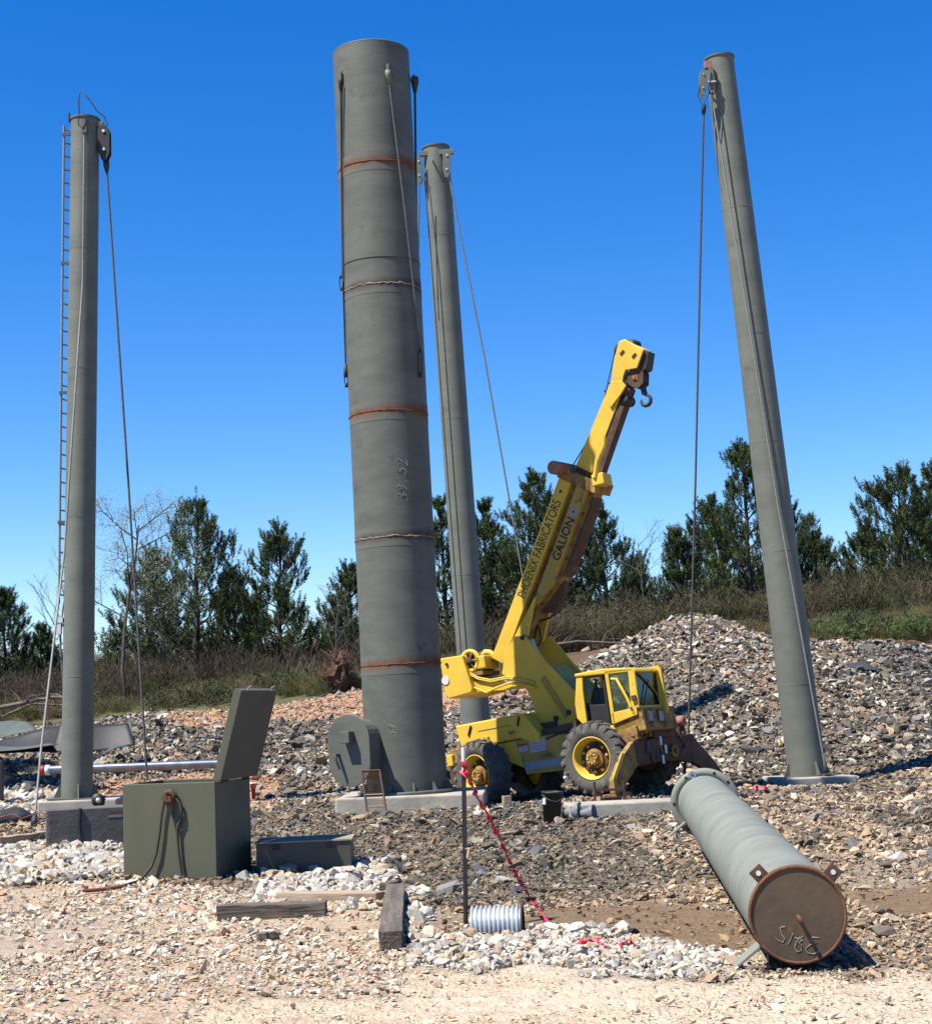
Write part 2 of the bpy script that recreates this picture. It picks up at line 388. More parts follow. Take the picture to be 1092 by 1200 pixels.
# ------------------------------------------------------------------ scattered stones and brush (geometry nodes on real points)
def hull_proto(name, seed, n, flat, m, jag=1.0):
    r = random.Random(seed); bm = bmesh.new()
    for _ in range(n):
        v = Vector((r.gauss(0, 1), r.gauss(0, 1), r.gauss(0, 1))).normalized() * r.uniform(1 - .35 * jag, 1) * .5
        bm.verts.new((v.x * r.uniform(.9, 1.1), v.y * .8, v.z * flat))
    res = bmesh.ops.convex_hull(bm, input=bm.verts)
    bmesh.ops.delete(bm, geom=[g for g in set(res['geom_interior'] + res['geom_unused']) if isinstance(g, bmesh.types.BMVert)], context='VERTS')
    me = bpy.data.meshes.new(name); bm.to_mesh(me); bm.free(); me.materials.append(m)
    return bpy.data.objects.new(name, me)
def proto_col(name, objs):
    c = bpy.data.collections.new(name)
    for o in objs: c.objects.link(o)
    return c
def scatter(name, col, P, ROT, SC, C, IDX, m, **k):
    me = bpy.data.meshes.new(name); n = len(P)
    me.vertices.add(n); me.vertices.foreach_set('co', np.asarray(P, float).ravel())
    for an, ty, val, key in (('rot', 'FLOAT_VECTOR', ROT, 'vector'), ('scl', 'FLOAT_VECTOR', SC, 'vector')):
        a = me.attributes.new(an, ty, 'POINT'); a.data.foreach_set(key, np.asarray(val, float).ravel())
    a = me.attributes.new('col', 'FLOAT_COLOR', 'POINT'); a.data.foreach_set('color', np.concatenate([C, np.ones((n, 1))], 1).ravel())
    a = me.attributes.new('pick', 'INT', 'POINT'); a.data.foreach_set('value', np.asarray(IDX, np.int32))
    me.materials.append(m)
    o = bpy.data.objects.new(name, me); COL.objects.link(o)
    g = bpy.data.node_groups.new(name, 'GeometryNodeTree')
    g.interface.new_socket('Geometry', in_out='INPUT', socket_type='NodeSocketGeometry')
    g.interface.new_socket('Geometry', in_out='OUTPUT', socket_type='NodeSocketGeometry')
    N = g.nodes.new; L = g.links.new
    gi = N('NodeGroupInput'); g2 = N('NodeGroupOutput'); ip = N('GeometryNodeInstanceOnPoints')
    ci = N('GeometryNodeCollectionInfo'); ci.inputs['Collection'].default_value = col
    ci.inputs['Separate Children'].default_value = True; ci.inputs['Reset Children'].default_value = True
    def na(nm, t):
        q = N('GeometryNodeInputNamedAttribute'); q.data_type = t; q.inputs['Name'].default_value = nm; return q.outputs['Attribute']
    L(gi.outputs[0], ip.inputs['Points']); L(ci.outputs[0], ip.inputs['Instance']); ip.inputs['Pick Instance'].default_value = True
    L(na('pick', 'INT'), ip.inputs['Instance Index']); L(na('scl', 'FLOAT_VECTOR'), ip.inputs['Scale'])
    e2r = N('FunctionNodeEulerToRotation'); L(na('rot', 'FLOAT_VECTOR'), e2r.inputs[0]); L(e2r.outputs[0], ip.inputs['Rotation'])
    L(ip.outputs[0], g2.inputs[0])
    md = o.modifiers.new('scatter', 'NODES'); md.node_group = g
    return tag(o, kind='stuff', **k)

ANG = proto_col('angular_stones', [hull_proto('angular_stone', i, 11, .55, M['stone']) for i in range(7)])
RND = proto_col('blocky_stones', [hull_proto('blocky_stone', 30 + i, 18, .78, M['stone'], .5) for i in range(6)])
PAL = {
 0: [(.64, .53, .40), (.56, .45, .33), (.7, .6, .47), (.48, .38, .28)],
 1: [(.58, .50, .40), (.64, .57, .48), (.48, .39, .29), (.52, .36, .24), (.42, .39, .35), (.68, .63, .55)],
 2: [(.52, .50, .46), (.44, .425, .40), (.60, .58, .53), (.34, .33, .32), (.50, .44, .36), (.42, .32, .23)],
 3: [(.085, .077, .066), (.125, .112, .092), (.175, .148, .108), (.075, .073, .072), (.24, .185, .125), (.34, .305, .25), (.20, .155, .105)],
 4: [(.28, .21, .145), (.38, .28, .19), (.19, .155, .12), (.11, .10, .09), (.46, .34, .23), (.46, .41, .33)],
 5: [(.22, .155, .10), (.30, .21, .13)],
 6: [(.13, .122, .112), (.18, .167, .15), (.25, .225, .19), (.37, .345, .295), (.32, .22, .145), (.60, .565, .49), (.42, .345, .245), (.07, .07, .075), (.16, .13, .095), (.11, .10, .095), (.20, .185, .165)],
 7: [(.46, .27, .17), (.36, .21, .13), (.52, .38, .27), (.46, .41, .33), (.3, .27, .23)],
 8: [(.2, .18, .12)], 9: [(.16, .11, .07), (.3, .25, .2)], 10: [(.2, .18, .1)]}
KEEP = {0: .75, 1: 1, 2: 1, 3: 1, 4: 1, 5: .12, 6: 1, 7: .9, 8: .06, 9: .08, 10: 0}
SZ = {0: .55, 1: .88, 2: 1.2, 3: .85, 4: 1.0, 5: .8, 6: 1, 7: .6, 8: .7, 9: .8, 10: 1}
RANGES = [(7.0, 12, 900, .030), (12, 17, 480, .040), (17, 24, 340, .053), (24, 35, 210, .068), (35, 52, 150, .105), (52, 58, 16, .14)]
PP = []; 
def blocked(x, y): return np.zeros(x.shape, bool)
for (y0, y1, dens, s0) in RANGES:
    W = .36 * y1 + 2.0
    n = int(2 * W * (y1 - y0) * dens)
    x = rng.uniform(-W, W, n); y = rng.uniform(y0, y1, n)
    ok = np.abs(x) < .33 * y + 1.6; x, y = x[ok], y[ok]
    k = zones(x, y)
    keep = rng.random(len(x)) < np.array([KEEP[i] for i in range(11)])[k]
    # white riprap is laid more openly because its stones are larger
    keep &= ~((k == 2) & (rng.random(len(x)) < .15))
    loose = .5 + .5 * np.tanh(1.6 * (N1(x * 1.7 + 2, y * 1.7) + .8 * N2(x, y) + .1))
    keep &= ~(((k == 1) | (k == 0)) & (rng.random(len(x)) > .16 + .84 * loose)) & ~((k == 4) & (rng.random(len(x)) > .35 + .65 * loose))
    x, y, k = x[keep], y[keep], k[keep]
    s = s0 * np.array([SZ[i] for i in range(11)])[k] * np.exp(rng.normal(-.08, .55, len(x)))
    s = np.minimum(s, s0 * 4)
    PP.append((x, y, k, s))
x = np.concatenate([p[0] for p in PP]); y = np.concatenate([p[1] for p in PP])
k = np.concatenate([p[2] for p in PP]); s = np.concatenate([p[3] for p in PP])
c = np.zeros((len(x), 3))
for z_, pal in PAL.items():
    m_ = k == z_; pa = np.array(pal)
    c[m_] = pa[rng.integers(0, len(pa), m_.sum())]
c *= rng.uniform(.75, 1.2, (len(x), 1))
# broad drifts of darker slate and paler stone over the heap
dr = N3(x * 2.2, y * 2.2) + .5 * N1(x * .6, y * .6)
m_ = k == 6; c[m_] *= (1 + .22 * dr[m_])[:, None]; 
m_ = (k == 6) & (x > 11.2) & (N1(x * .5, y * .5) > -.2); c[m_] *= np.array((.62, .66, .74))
m_ = (k == 3); c[m_] *= (1 + .18 * dr[m_])[:, None]
c = np.clip(c * np.array((1.05, 1.0, .90)), .02, .8)
z = H(x, y) + s * .12
ROT = np.stack([rng.normal(0, .35, len(x)), rng.normal(0, .35, len(x)), rng.uniform(0, 6.28, len(x))], -1)
hp = (k == 6) | (k == 2)
ROT[hp, 0] = rng.normal(0, .9, hp.sum())
SC = s[:, None] * rng.uniform(.75, 1.3, (len(x), 3)); SC[:, 0] *= 1.2
P = np.stack([x, y, z], -1)
for nm, sel, coll, lab, cat in (
    ('sand_gravel', (k == 0), ANG, 'fine tan gravel of the sandy strip along the bottom of the view', 'gravel'),
    ('pale_gravel', (k == 1), ANG, 'pale mixed gravel on the near left ground', 'gravel'),
    ('white_riprap', (k == 2), RND, 'loose white limestone riprap round the boxes and the corrugated pipe', 'stones'),
    ('slate_rubble', (k == 3), ANG, 'dark grey slaty rubble covering the middle of the yard', 'rubble'),
    ('brown_rubble', (k == 4) | (k == 5), ANG, 'brown and tan rubble round the fallen pipe', 'rubble'),
    ('rock_heap', (k == 6), ANG, 'big heap of mixed grey and white blasted rock behind the crane', 'rock heap'),
    ('orange_dirt_clods', (k >= 7), ANG, 'orange dirt clods on the bank behind', 'dirt')):
    scatter(nm, coll, P[sel], ROT[sel], SC[sel], c[sel], rng.integers(0, 6, sel.sum()), M['stone'], label=lab, cat=cat)
# individually larger rocks strewn over each zone
def big(name, n, x0, x1, y0, y1, smin, smax, cols, lab):
    x = rng.uniform(x0, x1, n); y = rng.uniform(y0, y1, n); s = rng.uniform(smin, smax, n)
    cc = np.array(cols)[rng.integers(0, len(cols), n)] * rng.uniform(.8, 1.15, (n, 1))
    R = np.stack([rng.normal(0, .4, n), rng.normal(0, .4, n), rng.uniform(0, 6.28, n)], -1)
    scatter(name, ANG, np.stack([x, y, H(x, y) + s * .1], -1), R, s[:, None] * rng.uniform(.7, 1.3, (n, 3)), cc, rng.integers(0, 6, n), M['stone'], label=lab, cat='stones')
big('flat_slabs', 260, -7, 10, 15, 35, .14, .32, [(.13, .13, .14), (.22, .21, .2), (.36, .29, .21), (.42, .4, .36)], 'larger flat slabs lying about the rubble yard')
big('heap_boulders', 420, -16, 18, 36, 50, .2, .42, [(.14, .145, .16), (.24, .23, .22), (.42, .40, .37), (.35, .26, .19)], 'larger blocks sticking out of the rock heap')

# ------------------------------------------------------------------ brush thicket
def twig_proto(name, seed, n, h, spread, leaf=0):
    r = random.Random(seed); mb = MB()
    for _ in range(n):
        a = r.uniform(0, 6.28); l = r.uniform(.5, 1) * h; ls = r.uniform(.05, spread)
        p = Vector((r.gauss(0, .25), r.gauss(0, .25), 0)); q = p.copy(); pts = [p]
        d = Vector((math.cos(a) * ls, math.sin(a) * ls, 1)).normalized()
        for i in range(3):
            d = (d + Vector((r.gauss(0, .22), r.gauss(0, .22), .1))).normalized()
            q = q + d * l / 3; pts.append(q.copy())
            if i:
                for _b in range(3):
                    e = (d + Vector((r.gauss(0, .7), r.gauss(0, .7), r.uniform(-.1, .5)))).normalized()
                    s_ = q - d * r.uniform(0, l / 4); t_ = s_ + e * l * r.uniform(.12, .34)
                    sd_ = e.cross(Vector((r.gauss(0, 1), r.gauss(0, 1), r.gauss(0, 1)))).normalized() * .007
                    mb.add([s_ - sd_, s_ + sd_, t_], [(0, 1, 2)])
                    if leaf:
                        for _c in range(leaf):
                            o_ = s_.lerp(t_, r.random()) + Vector((r.gauss(0, .04), r.gauss(0, .04), r.gauss(0, .04)))
                            u_ = Vector((r.gauss(0, 1), r.gauss(0, 1), r.gauss(0, 1))).normalized() * .045
                            v_ = u_.orthogonal().normalized() * .02
                            mb.add([o_ - u_, o_ + v_, o_ + u_], [(0, 1, 2)])
        for i in range(3):
            e = (pts[i + 1] - pts[i]).orthogonal().normalized() * (.012 * (1 - i / 3.5))
            mb.add([pts[i] - e, pts[i] + e, pts[i + 1] + e * .7, pts[i + 1] - e * .7], [(0, 1, 2, 3)])
    me = bpy.data.meshes.new(name); me.from_pydata(mb.v, [], mb.f); me.materials.append(M['twig'])
    return bpy.data.objects.new(name, me)
TW = proto_col('bushes', [twig_proto('bush_bare', 1 + i, 30, 2.0, .7) for i in range(3)] + [twig_proto('bush_leafy', 11 + i, 26, 1.7, .8, 4) for i in range(3)])
def brush(name, n, x0, x1, y0, y1, s0, s1, pals, pick, lab, keepf=None):
    x = rng.uniform(x0, x1, n); y = rng.uniform(y0, y1, n)
    if keepf is not None:
        m = keepf(x, y); x, y = x[m], y[m]
    n = len(x); s = rng.uniform(s0, s1, n) * (1 + .25 * N3(x * 3, y * 3))
    cc = np.array(pals)[rng.integers(0, len(pals), n)] * rng.uniform(.7, 1.25, (n, 1))
    R = np.stack([rng.normal(0, .15, n), rng.normal(0, .15, n), rng.uniform(0, 6.28, n)], -1)
    scatter(name, TW, np.stack([x, y, H(x, y) - .05], -1), R, np.stack([s * 1.2, s * 1.2, s], -1), cc,
            rng.choice(pick, n), M['twig'], label=lab, cat='brush')
BR = [(.12, .085, .06), (.09, .062, .045), (.15, .115, .08), (.075, .07, .035)]
GR = [(.075, .085, .03), (.10, .10, .04), (.065, .075, .03), (.115, .095, .055)]
brush('brown_thicket', 1700, -24, 3, 56.5, 76, .55, 1.0, BR + GR[:1], [0, 1, 2, 3], 'brown leafless thicket under the left trees')
brush('olive_thicket', 2300, 0, 30, 57.5, 80, .6, 1.2, GR + BR[:2], [0, 1, 3, 4, 5], 'olive green thicket behind the rock heap')
brush('far_thicket', 1500, -40, 48, 80, 100, 1.2, 2.0, GR + BR, [0, 3, 4, 5], 'scrub closing the view between the tree trunks')
brush('low_weeds', 1300, -20, 20, 53, 57, .18, .42, [(.14, .13, .05), (.10, .13, .04), (.2, .13, .08)], [3, 4, 5], 'low weeds on top of the bank',
      lambda x, y: (x < 1) | (x > 8))

# ------------------------------------------------------------------ trees
def needles(P, D, L_, n, wd, nl):
    """bottlebrush shoots: at each point a spray of thin needles"""
    m = len(P); P = np.repeat(P, n, 0); D = np.repeat(D, n, 0); L_ = np.repeat(L_, n)
    t = rng.random((m * n, 1)); r = rng.normal(0, 1, (m * n, 3)); r /= np.linalg.norm(r, axis=1)[:, None]
    r -= D * (r * D).sum(1)[:, None]; r /= np.linalg.norm(r, axis=1)[:, None] + 1e-9
    base = P + D * t * L_[:, None]
    dirn = D * .75 + r; dirn /= np.linalg.norm(dirn, axis=1)[:, None]
    tip = base + dirn * (nl * (1 - .3 * t)) * rng.uniform(.7, 1.1, (m * n, 1))
    sd_ = np.cross(dirn, rng.normal(0, 1, (m * n, 3))); sd_ /= np.linalg.norm(sd_, axis=1)[:, None] + 1e-9
    sd_ *= wd
    return np.stack([base - sd_, base + sd_, tip], 1).reshape(-1, 3)
def tri_mesh(name, V, cols, m, parent):
    n = len(V) // 3
    me = bpy.data.meshes.new(name); me.vertices.add(len(V)); me.vertices.foreach_set('co', V.ravel())
    me.loops.add(n * 3); me.loops.foreach_set('vertex_index', np.arange(n * 3, dtype=np.int32))
    me.polygons.add(n); me.polygons.foreach_set('loop_start', np.arange(n, dtype=np.int32) * 3)
    me.update()
    a = me.color_attributes.new('col', 'FLOAT_COLOR', 'POINT')
    a.data.foreach_set('color', np.concatenate([cols, np.ones((len(cols), 1))], 1).ravel())
    me.materials.append(m); o = bpy.data.objects.new(name, me); COL.objects.link(o)
    if parent: o.parent = parent
    return o
def pine(px, ytop, Y, wpx, label, dens=1.0, seed=0, tint=(1, 1, 1), open_=0.0, ybot=800):
    r = random.Random(seed * 13 + 5)
    top = at(px, ytop, Y); x = top.x; zb = Hs(x, Y) - .1; h = top.z - zb
    R = wpx / (FPX / Y) / 2 * 1.32
    root = empty('pine_tree', (x, Y, zb), label=label, cat='pine tree', group='pines on the bank behind the yard')
    lean = Vector((r.gauss(0, .02), r.gauss(0, .02), 0))
    tp = []
    for i in range(9):
        t = i / 8; tp.append(Vector((r.gauss(0, .03), r.gauss(0, .03), 0)) + Vector((lean.x * h * t, lean.y * h * t, h * t * .985)))
    r0 = .018 * h + .02
    MB().tube(tp, [r0 * (1 - i / 8) + .015 for i in range(9)], 7).build('trunk', M['bark'], root)
    br = MB(); Pt = []; Dt = []
    def trunk_at(t):
        f = t * 8; i = min(int(f), 7); return tp[i].lerp(tp[i + 1], f - i)
    t = .12; az = r.uniform(0, 6)
    while t < .985:
        nb = r.choice([5, 6, 6, 7]) if t < .88 else 4
        prof = min(1, (1.03 - t) * 1.3) ** .85
        if t < .3: prof *= .75 + t * .8
        for b in range(nb):
            if r.random() < .08 + open_ * .3: continue
            az += 6.28 / nb + r.gauss(0, .35)
            Lb = R * prof * r.uniform(.6, 1.3)
            if Lb < .15: Lb = .2
            up = .12 + .75 * t + r.gauss(0, .12)
            p = trunk_at(min(.99, t + r.uniform(-.02, .02)))
            d = Vector((math.cos(az), math.sin(az), up * .7)).normalized()
            pts = [p.copy()]; q = p.copy(); ns = 5
            for i in range(ns):
                d = (d + Vector((r.gauss(0, .12), r.gauss(0, .12), .075))).normalized()
                q = q + d * Lb / ns; pts.append(q.copy())
                if i >= (2 if Lb > .8 else 1 if Lb > .4 else 0):
                    nside = 3 if Lb > .8 else 2
                    for _s in range(int(round(nside * dens))):
                        e = (d * .8 + Vector((r.gauss(0, .6), r.gauss(0, .6), r.uniform(0, .8)))).normalized()
                        l2 = Lb * r.uniform(.12, .36) * (1.25 - i / ns * .5)
                        s_ = q - d * r.uniform(0, Lb / ns); e2 = s_ + e * l2
                        if l2 > .15: br.tube([s_, e2], [.012, .006], 3, False)
                        for q_ in ((.45, 1.0) if l2 > .35 else (1.0,)):
                            c_ = s_.lerp(e2, q_)
                            uu = (e * .55 + Vector((r.gauss(0, .22), r.gauss(0, .22), .8))).normalized()
                            Pt.append(c_); Dt.append(uu)
            br.tube(pts, [.035 * (1 - i / 6) * (1.2 - t) + .008 for i in range(len(pts))], 4, False)
            Pt.append(pts[-1]); Dt.append((d * .5 + Vector((0, 0, .8))).normalized())
        t += (.070 + r.gauss(0, .007)) * (7.5 / h) ** .5
    Pt.append(tp[-1] - Vector((0, 0, .1))); Dt.append(Vector((0, 0, 1)))
    br.build('branches', M['bark'], root, kind='stuff')
    P_ = np.array([tuple(v) for v in Pt]); D_ = np.array([tuple(v) for v in Dt])
    n = len(P_); L_ = rng.uniform(.28, .62, n); NN = 58
    V = needles(P_, D_, L_, NN, .012, .17)
    base = np.array([(.044, .076, .022), (.064, .098, .026), (.10, .13, .036), (.048, .076, .028)])[rng.integers(0, 4, n)]
    base = base * rng.uniform(.6, 1.15, (n, 1)) * np.array(tint)
    cols = np.repeat(np.repeat(base, NN, 0) * rng.uniform(.8, 1.25, (n * NN, 1)), 3, 0)
    tri_mesh('crown', V, cols, M['needle'], root)
    return root
T = [ # px, ytop, Y, width px, label
 (8, 694, 70, 75, 'dark pine cut by the left edge of the view, left of the bare sapling'),
 (226, 580, 64, 128, 'tallest and broadest pine of the left group, standing above the open box lid'),
 (176, 655, 70, 95, 'bushy dark pine just left of the tallest left pine'),
 (275, 672, 69, 80, 'shorter pine filling the gap between the two pointed left pines'),
 (322, 614, 63, 88, 'slender open pine with blue sky round it, right of the tallest left pine'),
 (408, 664, 67, 70, 'small pine peeking out left of the tall steel column'),
 (52, 742, 76, 60, 'low pine behind the foot of the left mast'),
 (520, 590, 66, 85, 'pine showing between the tall column and the mast behind it'),
 (566, 592, 68, 80, 'pine just right of the mast that stands behind the crane'),
 (592, 640, 72, 95, 'lower pine behind the foot of the crane boom'),
 (628, 560, 65, 105, 'tall pine right behind the middle of the yellow boom'),
 (668, 606, 70, 95, 'dark pine behind the right edge of the boom'),
 (706, 598, 66, 84, 'round topped pine right of the yellow boom'),
 (745, 655, 69, 40, 'small ragged pine at the right end of the boom side group'),
 (794, 626, 66, 60, 'low pine crossed by the plumb cable of the right mast'),
 (830, 590, 68, 90, 'pine left of the leaning right mast, second highest there'),
 (868, 520, 63, 110, 'highest pine of all, its tip just left of the leaning right mast'),
 (922, 588, 66, 90, 'pine half hidden by the leaning right mast'),
 (952, 632, 68, 62, 'low pine at the right foot of the group by the leaning mast'),
 (1050, 552, 63, 112, 'wide many topped pine near the right edge'),
 (1094, 545, 66, 90, 'pine cut by the right edge of the view'),
 (1012, 618, 68, 70, 'smaller pine on the left shoulder of the right edge group'),
]
for i, (px, yt, Y, wp, lab) in enumerate(T):
    pine(px, yt, Y, wp, lab, seed=i, dens=1.1, open_=.25 if i == 4 else 0,
         tint=(.85, .95, 1.1) if i % 3 == 0 else (1.15, 1.08, .85) if i % 3 == 1 else (1, 1, 1))

def bare_tree(name, base, h, spread, m, label, cat, seed, lean=(0, 0), leaf=None, r0=.09, levels=3, trunk_frac=.45, group=None, updir=.45):
    r = random.Random(seed)
    root = empty(name, base, label=label, cat=cat, group=group)
    trunk = MB(); br = MB(); tips = []
    def grow(p, d, l, rad, lev, mb):
        pts = [p.copy()]; q = p.copy(); n = 5
        for i in range(n):
            d = (d + Vector((r.gauss(0, .10), r.gauss(0, .10), .03))).normalized(); q = q + d * l / n; pts.append(q.copy())
        mb.tube(pts, [rad * (1 - .6 * i / n) for i in range(n + 1)], 6 if lev == 0 else 4, False)
        if lev >= levels: tips.append((pts[-1], d)); tips.append((pts[3], d)); return
        nb = 11 if lev == 0 else 6
        for b in range(nb):
            t = (trunk_frac + (1 - trunk_frac) * (b + .5) / nb) if lev == 0 else (.25 + .75 * (b + .5) / nb)
            f = t * n; i = min(int(f), n - 1); s_ = pts[i].lerp(pts[i + 1], f - i)
            a = b * 2.4 + r.gauss(0, .5)
            side = (d.orthogonal().normalized())
            side = Matrix.Rotation(a, 3, d) @ side
            e = (d * updir + side * spread + Vector((0, 0, .25))).normalized()
            grow(s_, e, l * (.52 if lev == 0 else .5) * (1.15 - t * .6) * r.uniform(.7, 1.2), rad * .42, lev + 1, br)
    grow(Vector((0, 0, 0)), Vector((lean[0], lean[1], 1)).normalized(), h, r0, 0, trunk)
    trunk.build('trunk', m, root); br.build('branches', m, root, kind='stuff')
    if leaf:
        P_ = np.array([tuple(t[0]) for t in tips]); n = len(P_)
        P_ = np.repeat(P_, leaf[1], 0) + rng.normal(0, leaf[2], (n * leaf[1], 3))
        D_ = rng.normal(0, 1, P_.shape); D_ /= np.linalg.norm(D_, axis=1)[:, None]
        s_ = np.cross(D_, rng.normal(0, 1, P_.shape)); s_ /= np.linalg.norm(s_, axis=1)[:, None]
        V = np.stack([P_ - s_ * .012, P_ + s_ * .012, P_ + D_ * .05], 1).reshape(-1, 3)
        cc = np.repeat(np.array([leaf[0]]) * rng.uniform(.7, 1.3, (len(P_), 1)), 3, 0)
        tri_mesh('leaves', V, cc, M['needle'], root)
    return root
def gb(px, Y):
    p = at(px, 800, Y); return Vector((p.x, Y, Hs(p.x, Y) - .05))
bare_tree('bare_tree', gb(72, 62), 5.0, .75, M['palebark'], 'slim leafless sapling left of the left mast', 'tree', 3, r0=.055, trunk_frac=.3, updir=.9)
bare_tree('budding_tree', gb(147, 58), 7.2, 1.15, M['bark'], 'leaning tree with pale green spring buds behind the left mast', 'tree', 8, lean=(-.17, 0), leaf=((.34, .38, .22), 16, .13), r0=.085, trunk_frac=.4)
bare_tree('bare_shrub', gb(200, 60), 3.6, .9, M['palebark'], 'thin leafless tree between the left mast cable and the tallest left pine', 'tree', 12, r0=.04, trunk_frac=.2, group=None)
bare_tree('bare_shrub', gb(757, 64), 4.2, .8, M['palebark'], 'thin grey leafless tree in the gap between the boom and the plumb cable', 'tree', 14, r0=.04, trunk_frac=.3)
bare_tree('bare_shrub', gb(395, 62), 3.6, .8, M['palebark'], 'thin leafless tree left of the tall column above the upturned roots', 'tree', 15, r0=.04, trunk_frac=.2)
bare_tree('bare_shrub', gb(664, 60), 3.0, .9, M['palebark'], 'low leafless shrub behind the right foot of the boom', 'tree', 16, r0=.035, trunk_frac=.2)
# ------------------------------------------------------------------ fallen timber, root ball
def snag(name, base, pts, r, label, m='deadwood', seed=1, nb=7, bl=.8, group=None):
    rr = random.Random(seed); root = empty(name, base, label=label, cat='fallen branch', group=group)
    pts = [Vector(p) for p in pts]
    MB().tube(pts, [r * (1 - .6 * i / (len(pts) - 1)) for i in range(len(pts))], 7).build('limb', M[m], root)
    b = MB()
    for _ in range(nb):
        i = rr.randrange(len(pts) - 1); p = pts[i].lerp(pts[i + 1], rr.random())
        d = Vector((rr.gauss(0, 1), rr.gauss(0, .6), rr.uniform(0, 1))).normalized(); q = p + d * bl * rr.uniform(.4, 1); 
        b.tube([p, p.lerp(q, .5) + Vector((0, 0, .05)), q + Vector((rr.gauss(0, .1), 0, -.05))], [r * .35, r * .25, r * .1], 4)
    b.build('twigs', M[m], root, kind='stuff'); return root
g = ground(105, 818); g = Vector((g.x, 51.5, Hs(g.x, 51.5)))
snag('fallen_log', g, [(0, 0, .5), (1, 0, .55), (2.2, .1, .75), (3.2, .1, .9), (4.4, .2, .75)], .10, 'long fallen log lying on the brush behind the left mast', seed=4, nb=14, bl=1.1)
g = gb(30, 52)
snag('fallen_branch', g, [(-.8, 0, .3), (.2, 0, .7), (1.2, .2, .6), (2.2, .1, .9)], .05, 'tangled dead branches at the left edge of the brush', seed=6, nb=22, bl=1.2)
g = gb(395, 53)
rb = empty('upturned_root_ball', g, label='upturned reddish root ball of a felled tree left of the tall column', cat='root ball')
rr = random.Random(3); mb = MB()
bm_ = bmesh.new(); bmesh.ops.create_icosphere(bm_, subdivisions=3, radius=.62)
for v in bm_.verts:
    v.co *= 1 + rr.uniform(-.3, .3); v.co.z *= .95 + .3 * math.sin(v.co.x * 5); v.co.z += .72; v.co.y *= .55; v.co.x *= .66
MB().add([tuple(v.co) for v in bm_.verts], [tuple(v.index for v in f.verts) for f in bm_.faces]).build('soil', M['rootdirt'], rb); bm_.free()
mb = MB()
for _ in range(90):
    d = Vector((rr.gauss(0, .8), rr.gauss(0, .5), rr.gauss(0.1, .9))).normalized(); p = Vector((0, 0, .75)) + Vector((d.x * .35, d.y * .3, d.z * .5))
    q = p + (d + Vector((rr.gauss(0, .7), rr.gauss(0, .5), rr.gauss(0, .7)))).normalized() * rr.uniform(.12, .45); mb.tube([p, p.lerp(q, .6) + Vector((rr.gauss(0, .08), 0, rr.gauss(0, .08))), q], [.022, .014, .005], 4)
mb.build('roots', M['rootdirt'], rb, kind='stuff')
snag('felled_log', g + Vector((.4, .3, 0)), [(0, 0, .6), (.8, .1, .35), (1.8, .2, .3), (2.8, .3, .4)], .13, 'felled trunk lying right of the upturned roots', seed=9, nb=9, bl=.7)
g = gb(680, 55)
snag('fallen_branch', g, [(-1, 0, .35), (0, 0, .45), (1.2, .1, .35), (2.6, .1, .3)], .06, 'dead branch lying on the red bank right of the boom', seed=10, nb=10, bl=.8)
# pine boughs lying on the bank
def boughs(px, Y, n, sx, label, col_, group='cut green pine boughs'):
    g = gb(px, Y); root = empty('pine_bough', g, label=label, cat='bough', group=group)
    P_ = rng.normal(0, 1, (n, 3)) * np.array([sx, .5, .18]) + np.array([0, 0, .28]); D_ = rng.normal(0, 1, (n, 3)); D_[:, 2] = np.abs(D_[:, 2]) * .4
    D_ /= np.linalg.norm(D_, axis=1)[:, None]
    V = needles(P_, D_, rng.uniform(.3, .6, n), 30, .012, .2)
    base = np.array([col_]) * rng.uniform(.6, 1.3, (n, 1)); cols = np.repeat(np.repeat(base, 30, 0), 3, 0)
    tri_mesh('needles', V, cols, M['needle'], root)
    mb = MB()
    for _ in range(8):
        a = Vector((random.gauss(0, sx), random.gauss(0, .4), .1)); mb.tube([a, a + Vector((random.uniform(-.8, .8), random.uniform(-.3, .3), .4))], [.03, .012], 5)
    mb.build('stem', M['bark'], root, kind='stuff')
boughs(1062, 53.6, 260, 1.5, 'heap of cut green pine boughs on the bank at the right edge', (.10, .15, .045))
boughs(1000, 54.2, 130, .9, 'cut pine boughs on the bank just right of the leaning mast', (.07, .10, .04))
boughs(245, 53.5, 90, 1.0, 'green boughs on the ground under the tallest left pine', (.055, .08, .025))
boughs(335, 54.5, 90, .9, 'green boughs on the ground under the slender pine', (.055, .08, .025))

# ------------------------------------------------------------------ steel column and masts
def frame_on(axis0, axis1):
    """matrix whose z runs along the axis"""
    z_ = (axis1 - axis0).normalized(); y_ = Vector((0, 1, 0)); y_ = (y_ - z_ * y_.dot(z_)).normalized(); x_ = y_.cross(z_)
    m = Matrix((x_, y_, z_)).transposed().to_4x4(); m.translation = axis0; return m
def tops(root, mats):
    pass
def chalk(name, strokes, f, r, m, parent):
    mb = MB()
    for s_ in strokes: mb.tube([f(a, b) for a, b in s_], r, 5)
    return mb.build(name, m, parent)
DIG = {'3': [[(.05, .95), (.5, 1), (.7, .8), (.35, .55), (.75, .35), (.6, .05), (.1, .02)]],
       '9': [[(.65, .75), (.35, .95), (.1, .7), (.4, .5), (.7, .8), (.6, .3), (.45, 0)]],
       '1': [[(.35, 1), (.3, 0)]],
       '5': [[(.7, 1), (.25, .95), (.2, .6), (.6, .6), (.75, .3), (.5, .02), (.15, .08)]],
       '2': [[(.1, .8), (.4, 1), (.7, .75), (.45, .4), (.1, .05), (.8, .1)]],
       'S': [[(.8, .95), (.3, .9), (.2, .65), (.6, .45), (.75, .2), (.3, 0), (.05, .1)]]}
